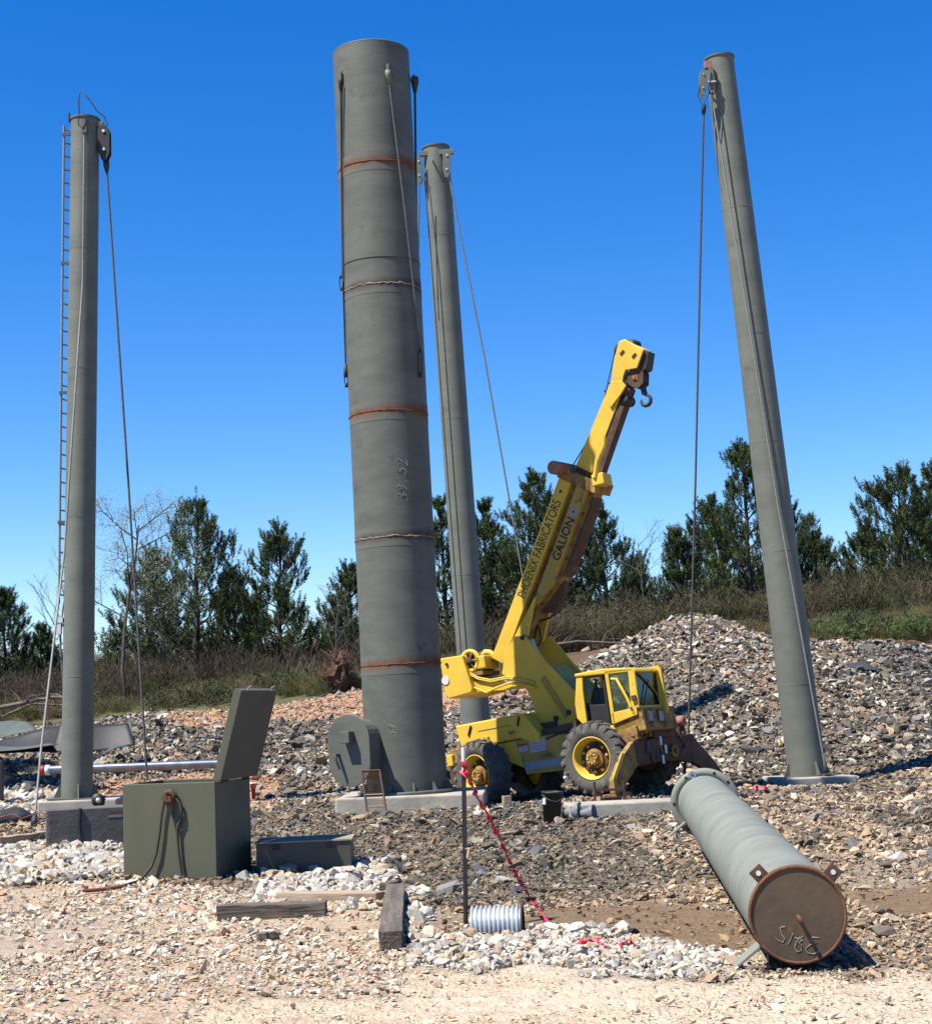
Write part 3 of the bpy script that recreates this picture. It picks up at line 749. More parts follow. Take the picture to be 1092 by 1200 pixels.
def shell_point(r, a, z, off=0.0):
    return Vector((math.sin(a) * (r + off), -math.cos(a) * (r + off), z))

# --- the tall column
TY = 28.6
a0 = at(477, 925, TY); a0.z = .30; a0.x = at(477, 928, TY).x
a1 = at(434.5, 64, TY)
tm = frame_on(a0, a1); TH = (a1 - a0).length; TR = .700
tower = empty('steel_column', (0, 0, 0), mat=tm, label='tallest and thickest grey green steel column with rusty weld bands and an oval hatch', cat='steel column')
def tz(py, a=-.15):
    """height along the column of a mark seen at photo row py on its front"""
    lo, hi = 0, TH
    for _ in range(30):
        m = (lo + hi) / 2; p = tm @ Vector((0, -TR, m)); q = proj(np.array(p.x), np.array(p.y), np.array(p.z))[1]
        if q > py: lo = m
        else: hi = m
    return lo
seams = [tz(v) for v in (778, 628, 480, 331, 187)]
zs = [0] + seams + [TH]
for i in range(6):
    z0, z1 = zs[i] + (.0 if i == 0 else .02), zs[i + 1] - (.02 if i < 5 else 0)
    mb = MB().lathe([(TR, z0), (TR, z1)], (0, 0, 0), (0, 0, 1), 72)
    if i == 5: mb.lathe([(TR, z1), (TR - .03, z1)], (0, 0, 0), (0, 0, 1), 72).lathe([(TR - .03, z1), (TR - .03, z1 - 1.0)], (0, 0, 0), (0, 0, 1), 72)
    mb.build('shell_section', M['steel'], tower)
kinds = ['rust', 'weldbright', 'rust', 'weldbright', 'rust']
# rust bands: uneven stained sleeves either side of each weld bead
def bandmat(name, hw, dark):
    m = bpy.data.materials.new(name); m.use_nodes = True; t = m.node_tree; L = t.links; N = t.nodes.new
    b = t.nodes['Principled BSDF']; b.inputs['Roughness'].default_value = .85
    tc = N('ShaderNodeTexCoord'); sp = N('ShaderNodeSeparateXYZ'); L.new(tc.outputs['Object'], sp.inputs[0])
    nz = N('ShaderNodeTexNoise'); nz.inputs['Scale'].default_value = 2.2; nz.inputs['Detail'].default_value = 6; L.new(tc.outputs['Object'], nz.inputs[0])
    ab = N('ShaderNodeMath'); ab.operation = 'ABSOLUTE'; L.new(sp.outputs[2], ab.inputs[0])
    ad = N('ShaderNodeMath'); ad.operation = 'MULTIPLY_ADD'; ad.inputs[1].default_value = -.22; L.new(nz.outputs[0], ad.inputs[0]); L.new(ab.outputs[0], ad.inputs[2])
    mr = N('ShaderNodeMapRange'); mr.inputs[1].default_value = -.11 + hw * .25; mr.inputs[2].default_value = -.11 + hw; mr.inputs[3].default_value = 1; mr.inputs[4].default_value = 0
    L.new(ad.outputs[0], mr.inputs[0])
    n2 = N('ShaderNodeTexNoise'); n2.inputs['Scale'].default_value = 7; n2.inputs['Detail'].default_value = 8; L.new(tc.outputs['Object'], n2.inputs[0])
    cr = N('ShaderNodeValToRGB'); cr.color_ramp.elements[0].position = .35; cr.color_ramp.elements[1].position = .68
    cr.color_ramp.elements[0].color = (*dark, 1); cr.color_ramp.elements[1].color = (.16, .068, .026, 1) if dark[0] > .05 else (.07, .055, .045, 1)
    L.new(n2.outputs[0], cr.inputs[0])
    mx = N('ShaderNodeMixRGB'); L.new(mr.outputs[0], mx.inputs[0]); mx.inputs[1].default_value = (.097, .101, .082, 1); L.new(cr.outputs[0], mx.inputs[2])
    L.new(mx.outputs[0], b.inputs['Base Color']); return m
BM = {'rust': bandmat('rusty_weld_stain', .135, (.085, .04, .022)), 'weldbright': bandmat('scorched_weld_stain', .12, (.035, .028, .024))}
for i, z_ in enumerate(seams):
    o = MB().lathe([(TR + .0035, -.17), (TR + .0035, .17)], (0, 0, 0), (0, 0, 1), 72).build('weld_stain', BM[kinds[i]], tower); o.location = (0, 0, z_)
    rr = random.Random(i); mb = MB()
    pts = [shell_point(TR, 2 * math.pi * j / 72, z_ + rr.gauss(0, .006 if kinds[i] == 'rust' else .01), .003) for j in range(73)]
    mb.tube(pts, [.007 + rr.uniform(0, .009) for _ in pts], 6, False).build('weld_bead', M[kinds[i]], tower)
MB().tube([shell_point(TR, 2 * math.pi * j / 72, tz(300), .002) for j in range(73)], .009, 5, False).build('weld_bead', M['darkband'], tower)
MB().tube([shell_point(TR - .015, 2 * math.pi * j / 72, TH, .0) for j in range(73)], .02, 6, False).build('top_rim', M['steel'], tower)
MB().lathe([(TR - .02, -.02), (TR + .16, -.02), (TR + .16, .03), (TR - .02, .03)], (0, 0, 0), (0, 0, 1), 72, True).build('base_ring', M['steel'], tower)
mb = MB()
for j in range(12):
    a = j * math.pi / 6 + .2; R_ = Matrix.Rotation(a, 3, 'Z'); mb = MB()
    mb.prism([(TR - .01, .03), (TR + .12, .03), (TR + .03, .17), (TR - .01, .17)], lambda p, q, k: R_ @ Vector((p, -.01 + .02 * k, q)))
    mb.build('base_gusset', M['steel'], tower)
# number chalked along the shell, reading upwards
def up_text(zc, a_c, hgt, txt, name='chalk_number'):
    st = []
    for i, ch in enumerate(txt):
        for s_ in DIG[ch]: st.append([((1 - q) * hgt * (1 - .12 * (i % 2)) + .04 * i * hgt, (i * .84 + p * .8 + .28 * q) * hgt * .9) for p, q in s_])
    return chalk(name, st, lambda u_, v_: shell_point(TR, a_c + u_ / TR, zc + v_, .0022), .0046, M['chalk'], tower)
up_text(tz(588), .14, .20, '39152')
up_text(tz(864), -.02 - .35, .15, '39')
# oval hatch
hn = Vector((-.42, -.90, 0)).normalized()
hc = at(410.5, 880, 27.72)
hloc = tm.inverted() @ hc; nl = (tm.inverted().to_3x3() @ hn).normalized(); nl.z = 0; nl.normalize()
hu = Vector((0, 0, 1)); hs_ = hu.cross(nl).normalized()       # sideways direction on the cover
def stadium(w_, h_, n=12):
    r_ = w_ / 2; o = []
    for i in range(n + 1): a = math.pi * i / n; o.append((r_ * math.cos(a), h_ / 2 - r_ + r_ * math.sin(a)))
    for i in range(n + 1): a = math.pi + math.pi * i / n; o.append((r_ * math.cos(a), -(h_ / 2 - r_) + r_ * math.sin(a)))
    return o
MB().prism(stadium(.66, 1.02), lambda p, q, k: hloc + hs_ * p + hu * q - nl * (.04 + k * .9)).build('hatch_neck', M['steel'], tower)
MB().prism(stadium(.66, .98), lambda p, q, k: hloc + hs_ * p + hu * q - nl * (.0 - .004 + k * .03)).build('hatch_gasket', M['darkband'], tower)
cv = MB().prism(stadium(.80, 1.22), lambda p, q, k: hloc + hs_ * p + hu * q + nl * (.005 + k * .045)).build('hatch_cover', M['steel'], tower, bevel=.006)
mb = MB(); mb.box(hloc + nl * .14 + hu * .23 + hs_ * .02, (.18, .18, .2), Matrix((hs_, nl, hu)).transposed()); mb.build('latch_box', M['steel'], cv, bevel=.01)
mb = MB(); p = hloc + nl * .06 - hs_ * .20 - hu * .06
mb.tube([p, p + nl * .12, p + nl * .14 - hu * .09 + hs_ * .03, p + nl * .10 - hu * .24 + hs_ * .07], [.03, .03, .025, .018], 8); mb.build('handle', M['darkband'], cv)
# lugs where the ropes hook on
lug_px = [(399, 88, TY - .72), (455, 78, TY - .72), (486, 92, TY + .1)]
def lug(parent, p, d, s_=.1):
    inv = parent.matrix_world.inverted(); 
    return MB().box(inv @ (p), (s_ * .35, s_ * 1.6, s_ * 1.8), parent.matrix_world.to_3x3().inverted() @ d).build('rope_lug', M['steel2'], parent, bevel=.01)

# --- generic mast
def mast(name, bpx, tpx, Y, r0, r1, label, mk='steel2', zbase=None, cap=True, Yt=None, seams_=(), base_sz=.55):
    b = at(*bpx, Y); t = at(*tpx, Yt or Y)
    if zbase is not None:
        k_ = (zbase - b.z) / (t.z - b.z); b = b.lerp(t, k_)
    m = frame_on(b, t); h = (t - b).length
    o = empty(name, (0, 0, 0), mat=m, label=label, cat='steel mast', group='steel masts round the column')
    zs_ = [0] + [h * s_ for s_ in seams_] + [h]
    for i in range(len(zs_) - 1):
        ra = r0 + (r1 - r0) * zs_[i] / h; rb_ = r0 + (r1 - r0) * zs_[i + 1] / h
        MB().lathe([(ra, zs_[i]), (rb_, zs_[i + 1])] , (0, 0, 0), (0, 0, 1), 48).build('shaft', M[mk], o)
        if i: MB().lathe([(ra - .004, zs_[i] - .012), (ra + .005, zs_[i]), (ra - .004, zs_[i] + .012)], (0, 0, 0), (0, 0, 1), 48).build('weld_bead', M[mk], o)
    if cap: MB().cyl((0, 0, h - .01), (0, 0, h + .03), r1 + .02, n=40).build('top_plate', M['steel'], o)
    MB().box((0, 0, -.015), (base_sz * 1.7, base_sz * 1.7, .035)).build('base_plate', M['steel'], o)
    for a in range(4):
        R_ = Matrix.Rotation(a * math.pi / 2 + .3, 3, 'Z')
        MB().prism([(r0 - .01, 0), (r0 + .14, 0), (r0 + .02, .26), (r0 - .01, .26)], lambda p, q, k: R_ @ Vector((p, -.012 + .024 * k, q))).build('base_gusset', M[mk], o)
    return o, m, h
mL, mLm, mLh = mast('steel_mast', (90, 946), (100, 141), 32, .305, .285, 'left steel mast with a ladder on its left side', seams_=(.17, .4, .62, .8), zbase=.28)
mM, mMm, mMh = mast('steel_mast', (557, 840), (510.5, 174), 37.5, .335, .315, 'middle steel mast right behind the tall column, its foot hidden by the crane', seams_=(.3, .55, .85), zbase=.35, base_sz=.6)
mR, mRm, mRh = mast('steel_mast', (945.5, 905), (842.5, 69), 33.0, .383, .303, 'right steel mast leaning to the left over the rock heap', seams_=(.12, .3, .45, .6, .78), zbase=.10)

def rope(pts, r, m, label, name='wire_rope', group='wire ropes on the masts and the column', ends=(1, 1), sag=0, endm='cabledark', es=1):
    pts = [Vector(p) for p in pts]
    o = empty(name, pts[-1], label=label, cat='wire rope', group=group); base = pts[-1]
    q = []
    for i in range(len(pts) - 1):
        for j in range(8):
            t = j / 8; p = pts[i].lerp(pts[i + 1], t); p = p + Vector((0, 0, -sag * 4 * t * (1 - t))); q.append(p - base)
    q.append(pts[-1] - base)
    MB().tube(q, r, 7).build('rope', M[m], o)
    for e, idx, nx_ in ((ends[0], 0, 1), (ends[1], -1, -2)):
        if e:
            p = q[idx]; d = (q[nx_] - p).normalized()
            MB().lathe([(.001, -.03), (r * 2.6 * es, -.03), (r * 2.8 * es, .06), (r * 1.3, .22 * es), (.001, .22 * es)], p, d, 12).build('socket', M[endm], o)
    return o
# ropes on the column
rope([at(399, 92, TY - .49), at(401.5, 320, TY - .24), at(405.5, 440, TY - .10)], .016, 'cabledark', 'dark rope down the left side of the tall column, ending in a weight', ends=(1, 1))
rope([at(402.5, 100, TY - .53), at(402.5, 330, TY - .24)], .011, 'cable', 'thinner pale rope beside the dark one at the upper left of the tall column', ends=(0, 0))
rope([at(454.5, 84, TY - .68), at(475, 250, TY - .60), at(493, 410, TY - .40)], .020, 'cable', 'pale rope slanting across the front of the tall column', ends=(1, 0), endm='steel2')
rope([at(486, 92, TY), at(489.5, 400, TY + .35)], .022, 'cabledark', 'dark rope hanging off the upper right of the tall column', ends=(1, 0), es=1.2)
for (px, py, Yq, w_, h_, lab) in ((405.5, 440, TY - .10, 6, 24, 'dark turnbuckle hanging at the left side of the tall column'), (492.5, 424, TY - .40, 6, 34, 'small turnbuckle at the foot of the slanting rope on the column'), (400, 330, TY - .2, 7, 16, 'dark shackle on the left side of the tall column near its middle')):
    p = at(px, py, Yq); sc = Yq / FPX
    o = empty('turnbuckle', p, label=lab, cat='turnbuckle')
    MB().tube([(-w_ * .28 * sc, 0, h_ * .4 * sc), (-w_ * .32 * sc, 0, -h_ * .4 * sc)], .011, 6).tube([(w_ * .28 * sc, 0, h_ * .4 * sc), (w_ * .32 * sc, 0, -h_ * .4 * sc)], .011, 6).build('frame', M['cabledark'], o)
    MB().lathe([(.001, .02), (.028, .02), (.028, -.06), (.001, -.06)], (0, 0, -h_ * .42 * sc), (0, 0, 1), 10).lathe([(.001, .04), (.022, .04), (.022, -.04), (.001, -.04)], (0, 0, h_ * .42 * sc), (0, 0, 1), 10).build('end_fitting', M['cabledark'], o, kind='stuff')
for px, py, Yq in ((399, 88, TY - .47), (454.5, 80, TY - .66), (485, 92, TY + .02)):
    MB().box(tm.inverted() @ at(px, py, Yq), (.05, .12, .14)).build('rope_lug', M['steel2'], tower, bevel=.01)
MB().box(tm.inverted() @ at(481.5, 92, TY), (.22, .10, .06)).build('rope_lug', M['steel2'], tower, bevel=.01)

# ropes on the masts
rope([at(99, 140, 31.68), at(97, 330, 31.64), at(75, 650, 30.2), at(48, 880, 28.0), at(40, 966, 27.3)], .021, 'cablepale', 'pale cable running from the top of the left mast down past its left side', ends=(0, 1), endm='cabledark')
rope([at(124.5, 190, 31.9), at(150, 560, 31.6), at(172.5, 915, 31.4)], .023, 'cable', 'steel rope from the pulley block of the left mast down to the olive box', ends=(1, 0))
rope([at(527, 212, 37.3), at(568, 420, 36.2), at(615, 690, 34.8)], .020, 'cable', 'rope from the middle mast slanting down behind the crane boom', ends=(0, 0))
rope([at(497, 206, 37.2), at(505, 300, 37.1), at(543, 800, 37.1)], .014, 'cabledark', 'thin dark rope down the left side of the middle mast', ends=(0, 0))
rope([at(491.5, 218, 37.0), at(490, 330, 37)], .016, 'cable', 'short rope between the tall column and the middle mast', ends=(0, 0))
rope([at(824.5, 124, 32.7), at(815, 560, 33.8), at(806.5, 868, 34.8)], .024, 'cable', 'straight rope hanging from the top of the right mast', ends=(1, 1), endm='cabledark', es=.8)
rope([at(834, 112, 32.60), at(868, 320, 32.60), at(911, 590, 32.58), at(968, 905, 32.5)], .018, 'cablepale', 'pale cable running down the face of the leaning right mast', ends=(0, 1))
# pulley blocks
def block(p, w_, h_, label, m='black', tilt=0, face='galv', pale=False):
    o = empty('pulley_block', p, label=label, cat='pulley block', group='pulley blocks at the mast tops'); o.rotation_euler = (0, tilt, 0)
    for s_ in (-1, 1):
        MB().prism([(-w_ * .4, h_ * .5), (w_ * .2, h_ * .5), (w_ * .5, h_ * .35), (w_ * .5, -h_ * .3), (w_ * .2, -h_ * .5), (-w_ * .2, -h_ * .5), (-w_ * .5, -h_ * .2), (-w_ * .5, h_ * .3)],
                   lambda a, b, k: (a, s_ * .07 + s_ * k * .02, b)).build('cheek_plate', M[m], o, bevel=.006)
    MB().lathe([(.001, -.04), (w_ * .46, -.04), (w_ * .40, 0), (w_ * .46, .04), (.001, .04)], (0, 0, -h_ * .12), (0, 1, 0), 20).build('sheave', M['darkband'], o)
    for zz in (.32, -.2):
        MB().cyl((0, -.11, h_ * zz), (0, .11, h_ * zz), w_ * .13, n=12).build('pin', M[face], o)
    return o
block(at(122.5, 168, 31.9), .24, .74, 'black pulley block on the right side of the left mast top')
block(at(523.5, 193, 37.2), .19, .66, 'pale steel pulley block on the right side of the middle mast top', m='steel2', tilt=.05)
block(at(491, 200, 37.3), .16, .66, 'pale steel pulley block between the column and the middle mast', m='steel2')
block(at(823, 98, 32.65), .13, .56, 'pale pulley block hanging on the left side of the right mast top', m='steel2', tilt=.08)
mb = MB(); mb.box(mLm.inverted() @ at(113, 146, 31.9), (.3, .1, .1)); mb.build('head_bracket', M['steel'], mL, bevel=.01)
MB().box(mMm.inverted() @ at(523, 178, 37.2), (.34, .1, .12)).build('head_bracket', M['steel2'], mM, bevel=.01)
MB().box(mMm.inverted() @ at(498, 180, 37.3), (.3, .1, .12)).build('head_bracket', M['steel2'], mM, bevel=.01)
MB().box(mRm.inverted() @ at(829, 76, 32.7), (.14, .12, .16)).build('head_bracket', M['pinkrust'], mR, bevel=.01)
MB().box(mRm.inverted() @ at(834, 92, 32.66), (.10, .10, .46)).build('head_bracket', M['steel2'], mR, bevel=.01)
# clevis and shackle on the face of the right mast head
o = empty('shackle', at(834, 103, 32.60), label='dark shackle on the face of the right mast head', cat='shackle')
MB().tube([(-.05, 0, .14), (-.07, 0, 0), (-.04, 0, -.12), (.04, 0, -.12), (.07, 0, 0), (.05, 0, .14)], .018, 7).build('bow', M['cabledark'], o)
MB().cyl((-.09, 0, .14), (.09, 0, .14), .022, n=10).build('pin', M['galv'], o)
MB().tube([mRm.inverted() @ at(821, 90, 32.6), mRm.inverted() @ at(818, 112, 32.55), mRm.inverted() @ at(823, 124, 32.55), mRm.inverted() @ at(830, 110, 32.55), mRm.inverted() @ at(833, 84, 32.6)], .014, 6).build('rope_loop', M['cabledark'], mR)
# loops on the left mast head
iv = mLm.inverted()
MB().tube([iv @ at(*q, 31.9) for q in ((93, 133), (92, 118), (94, 106), (104, 115), (114, 130), (122, 136), (126, 146))], .014, 6).build('rope_loop', M['cabledark'], mL)
MB().tube([iv @ at(*q, 31.62) for q in ((92, 134), (92, 146), (97, 150), (101, 142), (99, 137))], .014, 6).build('rope_loop', M['cabledark'], mL)
MB().cyl(iv @ at(81, 143, 31.9), iv @ at(81, 132, 31.9), .02, n=8).build('eye_bolt', M['cabledark'], mL)
MB().box(iv @ at(99.5, 148, 31.66), (.10, .08, .28)).build('head_bracket', M['steel'], mL, bevel=.01)
# spiral scorch marks are in the paint; a short welded handle on the middle mast
MB().cyl(mMm.inverted() @ at(507, 188, 37.1), mMm.inverted() @ at(519, 212, 37.12), .022, n=8).build('stay_bar', M['darkband'], mM)

# ladder on the left mast
lad = MB()
LT, LB = at(75, 147, 32.0), at(69, 708, 32.0); LT2, LB2 = at(89, 150, 32.15), at(83, 712, 32.15)
ivm = mLm.inverted()
ladder = lad.cyl(ivm @ LT, ivm @ LB, .025, n=8).cyl(ivm @ LT2, ivm @ LB2, .025, n=8).build('ladder', M['cablepale'], mL)
nr = 35
for i in range(nr):
    t = (i + .3) / nr
    MB().cyl(ivm @ LT.lerp(LB, t), ivm @ LT2.lerp(LB2, t), .016, n=6).build('rung', M['cablepale'], ladder)
for py in (157, 308, 460, 612):
    MB().box(ivm @ at(79 - (py - 150) * .012, py, 31.97), (.20, .03, .06)).build('ladder_bracket', M['sheet'], ladder)
MB().box(ivm @ at(70, 727, 31.9), (.14, .12, .10)).box(ivm @ at(69, 737, 31.9), (.10, .10, .22)).build('junction_box', M['white'], mL)

# ------------------------------------------------------------------ footings
def slab(name, c, size, rz, mat_, label, cat='concrete footing', bevel=.02, tilt=0, group=None):
    o = MB().box((0, 0, 0), size).build(name, mat_, None, bevel=bevel, label=label, cat=cat, group=group)
    o.location = c; o.rotation_euler = (tilt, 0, rz); return o
slab('concrete_footing', (a0.x + .12, TY + .05, .02), (2.5, 2.3, .52), math.radians(-2), M['conc'], 'square concrete footing under the tall column', bevel=.03)
bR = mRm.translation
slab('concrete_footing', (bR.x + .02, bR.y, -.10), (1.45, 1.4, .36), math.radians(12), M['conc'], 'concrete footing under the right mast', bevel=.03)
bL = mLm.translation
slab('concrete_footing', (bL.x + .1, bL.y + .05, .02), (1.5, 1.3, .46), math.radians(4), M['conc'], 'concrete footing under the left mast, behind the grey block', bevel=.03)
bMm = mMm.translation
slab('concrete_footing', (bMm.x, bMm.y, .12), (1.4, 1.4, .42), 0, M['conc'], 'concrete footing of the middle mast behind the crane', bevel=.03)
p = ground(730, 957)
slab('concrete_footing', (p.x + .15, p.y + .35, p.z + .08), (2.0, .7, .26), math.radians(4), M['conc'], 'empty concrete footing between the bucket and the fallen pipe', bevel=.03)
f5 = p
# grey block in front of the left mast
p = ground(100, 992); pz = p
gb_ = empty('grey_crate', (p.x + .02, p.y + .35, p.z - .02), math.radians(16), label='weathered grey crate with a faded sticker at the foot of the left mast', cat='crate')
MB().box((0, 0, .27), (1.25, .62, .54)).build('body', M['greywood'], gb_, bevel=.012)
for i in range(9):
    MB().box((-.628, 0, .04 + i * .058), (.02, .6, .044)).build('slat', M['greywood'], gb_)
MB().box((.30, -.313, .46), (.20, .006, .05)).build('sticker', M['rust'], gb_); MB().box((.30, -.313, .415), (.20, .006, .035)).build('sticker', M['greycone'], gb_)
MB().tube([(.55, -.32, .56), (.62, -.33, .4), (.68, -.34, .2), (.66, -.36, .02)], .012, 6).build('hose', M['cord'], gb_)
MB().tube([(-.18, -.325, .55), (-.2, -.33, .3), (-.16, -.33, .02)], .022, 6).build('strap', M['black'], gb_)
# floodlight-like round reel beside the mast foot
p = at(115, 938, 31.5)
o = empty('cable_reel', p, label='small black round reel at the right of the left mast foot', cat='reel')
MB().lathe([(.001, -.1), (.13, -.1), (.13, -.07), (.08, -.06), (.08, .06), (.13, .07), (.13, .1), (.001, .1)], (0, 0, 0), (.3, -1, 0), 20).build('drum', M['black'], o)
MB().lathe([(.001, .1), (.05, .1), (.05, .115), (.001, .115)], (0, 0, 0), (.3, -1, 0), 14).build('hub', M['galv'], o)
MB().box((0, 0, -.16), (.16, .12, .18)).build('stand', M['black'], o)

# ------------------------------------------------------------------ olive box with open lid
bp = ground(254, 1030)                                          # near right bottom corner
OY = math.radians(-14)
ob = empty('olive_box', (bp.x, bp.y, bp.z - .02), OY, label='big olive steel box standing with its lid thrown open', cat='steel box')
BWd, BDp, BHt = 1.08, 1.0, 1.04
t_ = .03
MB().box((-BWd / 2, t_ / 2, BHt / 2), (BWd, t_, BHt)).build('front_panel', M['olive'], ob, bevel=.006)
MB().box((-BWd / 2, BDp - t_ / 2, BHt / 2), (BWd, t_, BHt)).build('back_panel', M['olive'], ob, bevel=.006)
for xx in (-BWd + t_ / 2, -t_ / 2):
    MB().box((xx, BDp / 2, BHt / 2), (t_ - .001, BDp - 2 * t_, BHt - .004)).build('side_panel', M['olive'], ob)
MB().box((-BWd / 2, BDp / 2, .02), (BWd - 2 * t_, BDp - 2 * t_, .04)).build('floor_panel', M['olive2'], ob)
lidR = Matrix.Rotation(math.radians(15.5), 3, 'Y')
def lp(v): return Vector((.11, 0, BHt + .005)) + lidR @ Vector(v)
lm = MB(); lm.box(lp((-.045, BDp / 2 + .01, .49)), (.025, BDp + .06, .98), lidR)
lid = lm.build('lid', M['olive2'], ob, bevel=.004)
for v, d in (((-.085, .0, .49), (.085, .02, .98)), ((-.085, BDp + .03, .49), (.085, .02, .98)), ((-.085, BDp / 2 + .01, .975), (.085, BDp, .02)), ((-.085, BDp / 2 + .01, .01), (.085, BDp, .02))):
    MB().box(lp(v), d, lidR).build('lid_flange', M['olive'], lid)
for yy in (.2, .8):
    MB().cyl((.03, yy - .07, BHt + .0), (.03, yy + .07, BHt + .0), .02, n=10).build('hinge', M['darkband'], ob)
for yy in (.15, .85):
    MB().tube([lp((-.03, yy, .98)), lp((-.03, yy, 1.02)), lp((-.01, yy + .02, 1.04))], .007, 6).build('lid_hook', M['cablepale'], lid)
o = empty('warning_lamp', ob.matrix_world @ Vector((0, 0, 0)), label='tiny orange and yellow lamp on the right rear corner of the olive box', cat='lamp')
o.location = at(297, 924, bp.y + .8)
MB().lathe([(.001, .05), (.03, .05), (.035, 0), (.001, 0)], (0, 0, 0), (0, 0, 1), 12).build('lens', M['orange'], o)
MB().cyl((0, 0, -.12), (0, 0, 0), .022, n=10).build('body', M['red'], o)
# tool and cord hung over the box front
tp_ = at(199, 936, bp.y + .08)
pl = empty('hanging_plug', tp_, OY, label='red plug with dark cords hung on the front of the olive box', cat='plug')
sc = 16.9 / FPX
def fr(px, py, off=-.015): 
    q = at(px, py, bp.y + .10 - (px - 200) * 0.0022)
    if py > 1033: q = ground(px, py) + Vector((0, 0, .02)); off = 0
    return (Matrix.Rotation(-OY, 3, 'Z') @ (q - tp_)) + Vector((0, off, 0))
MB().tube([fr(194, 930), fr(199, 928), fr(205, 931), fr(203, 938), fr(197, 941), fr(193, 936), fr(195, 929)], [.03, .035, .03, .03, .03, .03, .02], 8).build('plug_body', M['rustdark'], pl, label='red brown plug')
MB().box(fr(197, 934, -.09), (.06, .04, .05)).box(fr(203, 936, -.09), (.04, .04, .06)).build('plug_cap', M['rust'], pl)
MB().tube([fr(193, 940), fr(190, 955), fr(188, 975), fr(184, 1000), fr(178, 1016), fr(165, 1034), fr(146, 1040), fr(125, 1044), fr(104, 1046)], .015, 6).build('cord', M['cord'], pl)
MB().tube([fr(204, 932), fr(212, 942), fr(214, 955), fr(208, 972), fr(210, 1000), fr(214, 1026)], .016, 6).build('cord', M['cord'], pl)
MB().tube([fr(204, 938), fr(203, 955), fr(207, 972)], .013, 6).build('cord', M['cord'], pl)
MB().tube([fr(146, 1041), fr(125, 1044.5), fr(97, 1047)], .02, 6).build('cord_end', M['cordred'], pl)
# low box
lb = ground(300, 1024); rb2 = ground(411, 1021)
lo_ = empty('low_olive_box', ((lb.x + rb2.x) / 2, (lb.y + rb2.y) / 2 + .36, lb.z - .02), math.radians(2), label='low flat dark olive box lying right of the big box', cat='steel box')
MB().box((0, 0, .17), (1.04, .70, .345)).build('body', M['olive2'], lo_, bevel=.008)
MB().box((0, 0, .353), (1.07, .73, .02)).build('top_sheet', M['litolive'], lo_, bevel=.003)
for xx in (-.3, .3): MB().box((xx, -.355, .30), (.09, .02, .05)).build('latch', M['darkband'], lo_, bevel=.004)

# ------------------------------------------------------------------ timbers and boards
def timber(pa, pb, w_, h_, mat_, label, name='timber', cat='timber', sink=.02, group='loose timbers on the gravel', ends=True):
    A = ground(*pa); B = ground(*pb); d = B - A; L_ = d.length
    mb = MB(); rr = random.Random(int(pa[0])); n = 6; vs = []
    for i in range(n + 1):
        xx = -L_ / 2 + L_ * i / n
        for yy, zz in ((-w_ / 2, 0), (w_ / 2, 0), (w_ / 2, h_), (-w_ / 2, h_)):
            vs.append((xx + rr.gauss(0, .006), yy + rr.gauss(0, .005), zz + rr.gauss(0, .005)))
    fs = [(i * 4 + k, i * 4 + (k + 1) % 4, (i + 1) * 4 + (k + 1) % 4, (i + 1) * 4 + k) for i in range(n) for k in range(4)] + [(3, 2, 1, 0), (n * 4, n * 4 + 1, n * 4 + 2, n * 4 + 3)]
    o = mb.add(vs, fs).build(name, mat_, None, bevel=.008, label=label, cat=cat, group=group)
    o.location = (A + B) / 2 + Vector((0, 0, -sink)); o.rotation_euler = (0, 0, math.atan2(d.y, d.x)); return o
timber((255, 1077), (383, 1071), .16, .13, M['timber'], 'thick weathered timber lying across the gravel in front of the low box')
timber((458, 1114), (464, 1052), .17, .15, M['timber'], 'dark timber lying end on towards the viewer, casting a black shadow')
timber((330, 1057), (447, 1054), .2, .10, M['board'], 'pale flat board behind the thick timber', name='board', cat='board')
timber((302, 1102), (328, 1099), .07, .07, M['timber'], 'short offcut of wood alone on the gravel', name='wood_offcut', cat='wood')
timber((450, 1046), (464, 1040), .10, .1, M['timber'], 'dark wood scrap at the far end of the end on timber', name='wood_offcut', cat='wood')
timber((358, 963), (394, 957), .10, .04, M['rustdark'], 'rusty brown strip lying left of the tall column footing', name='rusty_bar', cat='steel bar', group=None)
timber((-6, 992), (62, 984), .2, .14, M['board'], 'pale timber beam at the left edge with wires over it', name='timber')
timber((0, 1000), (40, 974), .06, .05, M['rustdark'], 'rusty brown bar leaning over the pale beam at the left edge', name='rusty_bar', cat='steel bar', group=None)
p = ground(50, 985)
wt = empty('tangled_wires', p, label='tangle of rusty wires on the white stones left of the grey crate', cat='wire')
rr = random.Random(5)
for j in range(7):
    pts = []; q = Vector((rr.uniform(-.9, .5), rr.uniform(-.3, .3), .1))
    for i in range(7):
        q = q + Vector((rr.uniform(.02, .22), rr.uniform(-.1, .1), rr.uniform(-.13, .15))); q.z = max(.03, min(.4, q.z)); pts.append(q.copy())
    MB().tube(pts, .012, 6).build('wire', M['cordred'] if j % 2 else M['cord'], wt)
slab('plastic_tub', (ground(65, 992).x, ground(65, 992).y + .1, .1), (.25, .2, .18), .1, M['black'], 'small black tub between the pale beam and the grey crate', cat='tub', bevel=.02)

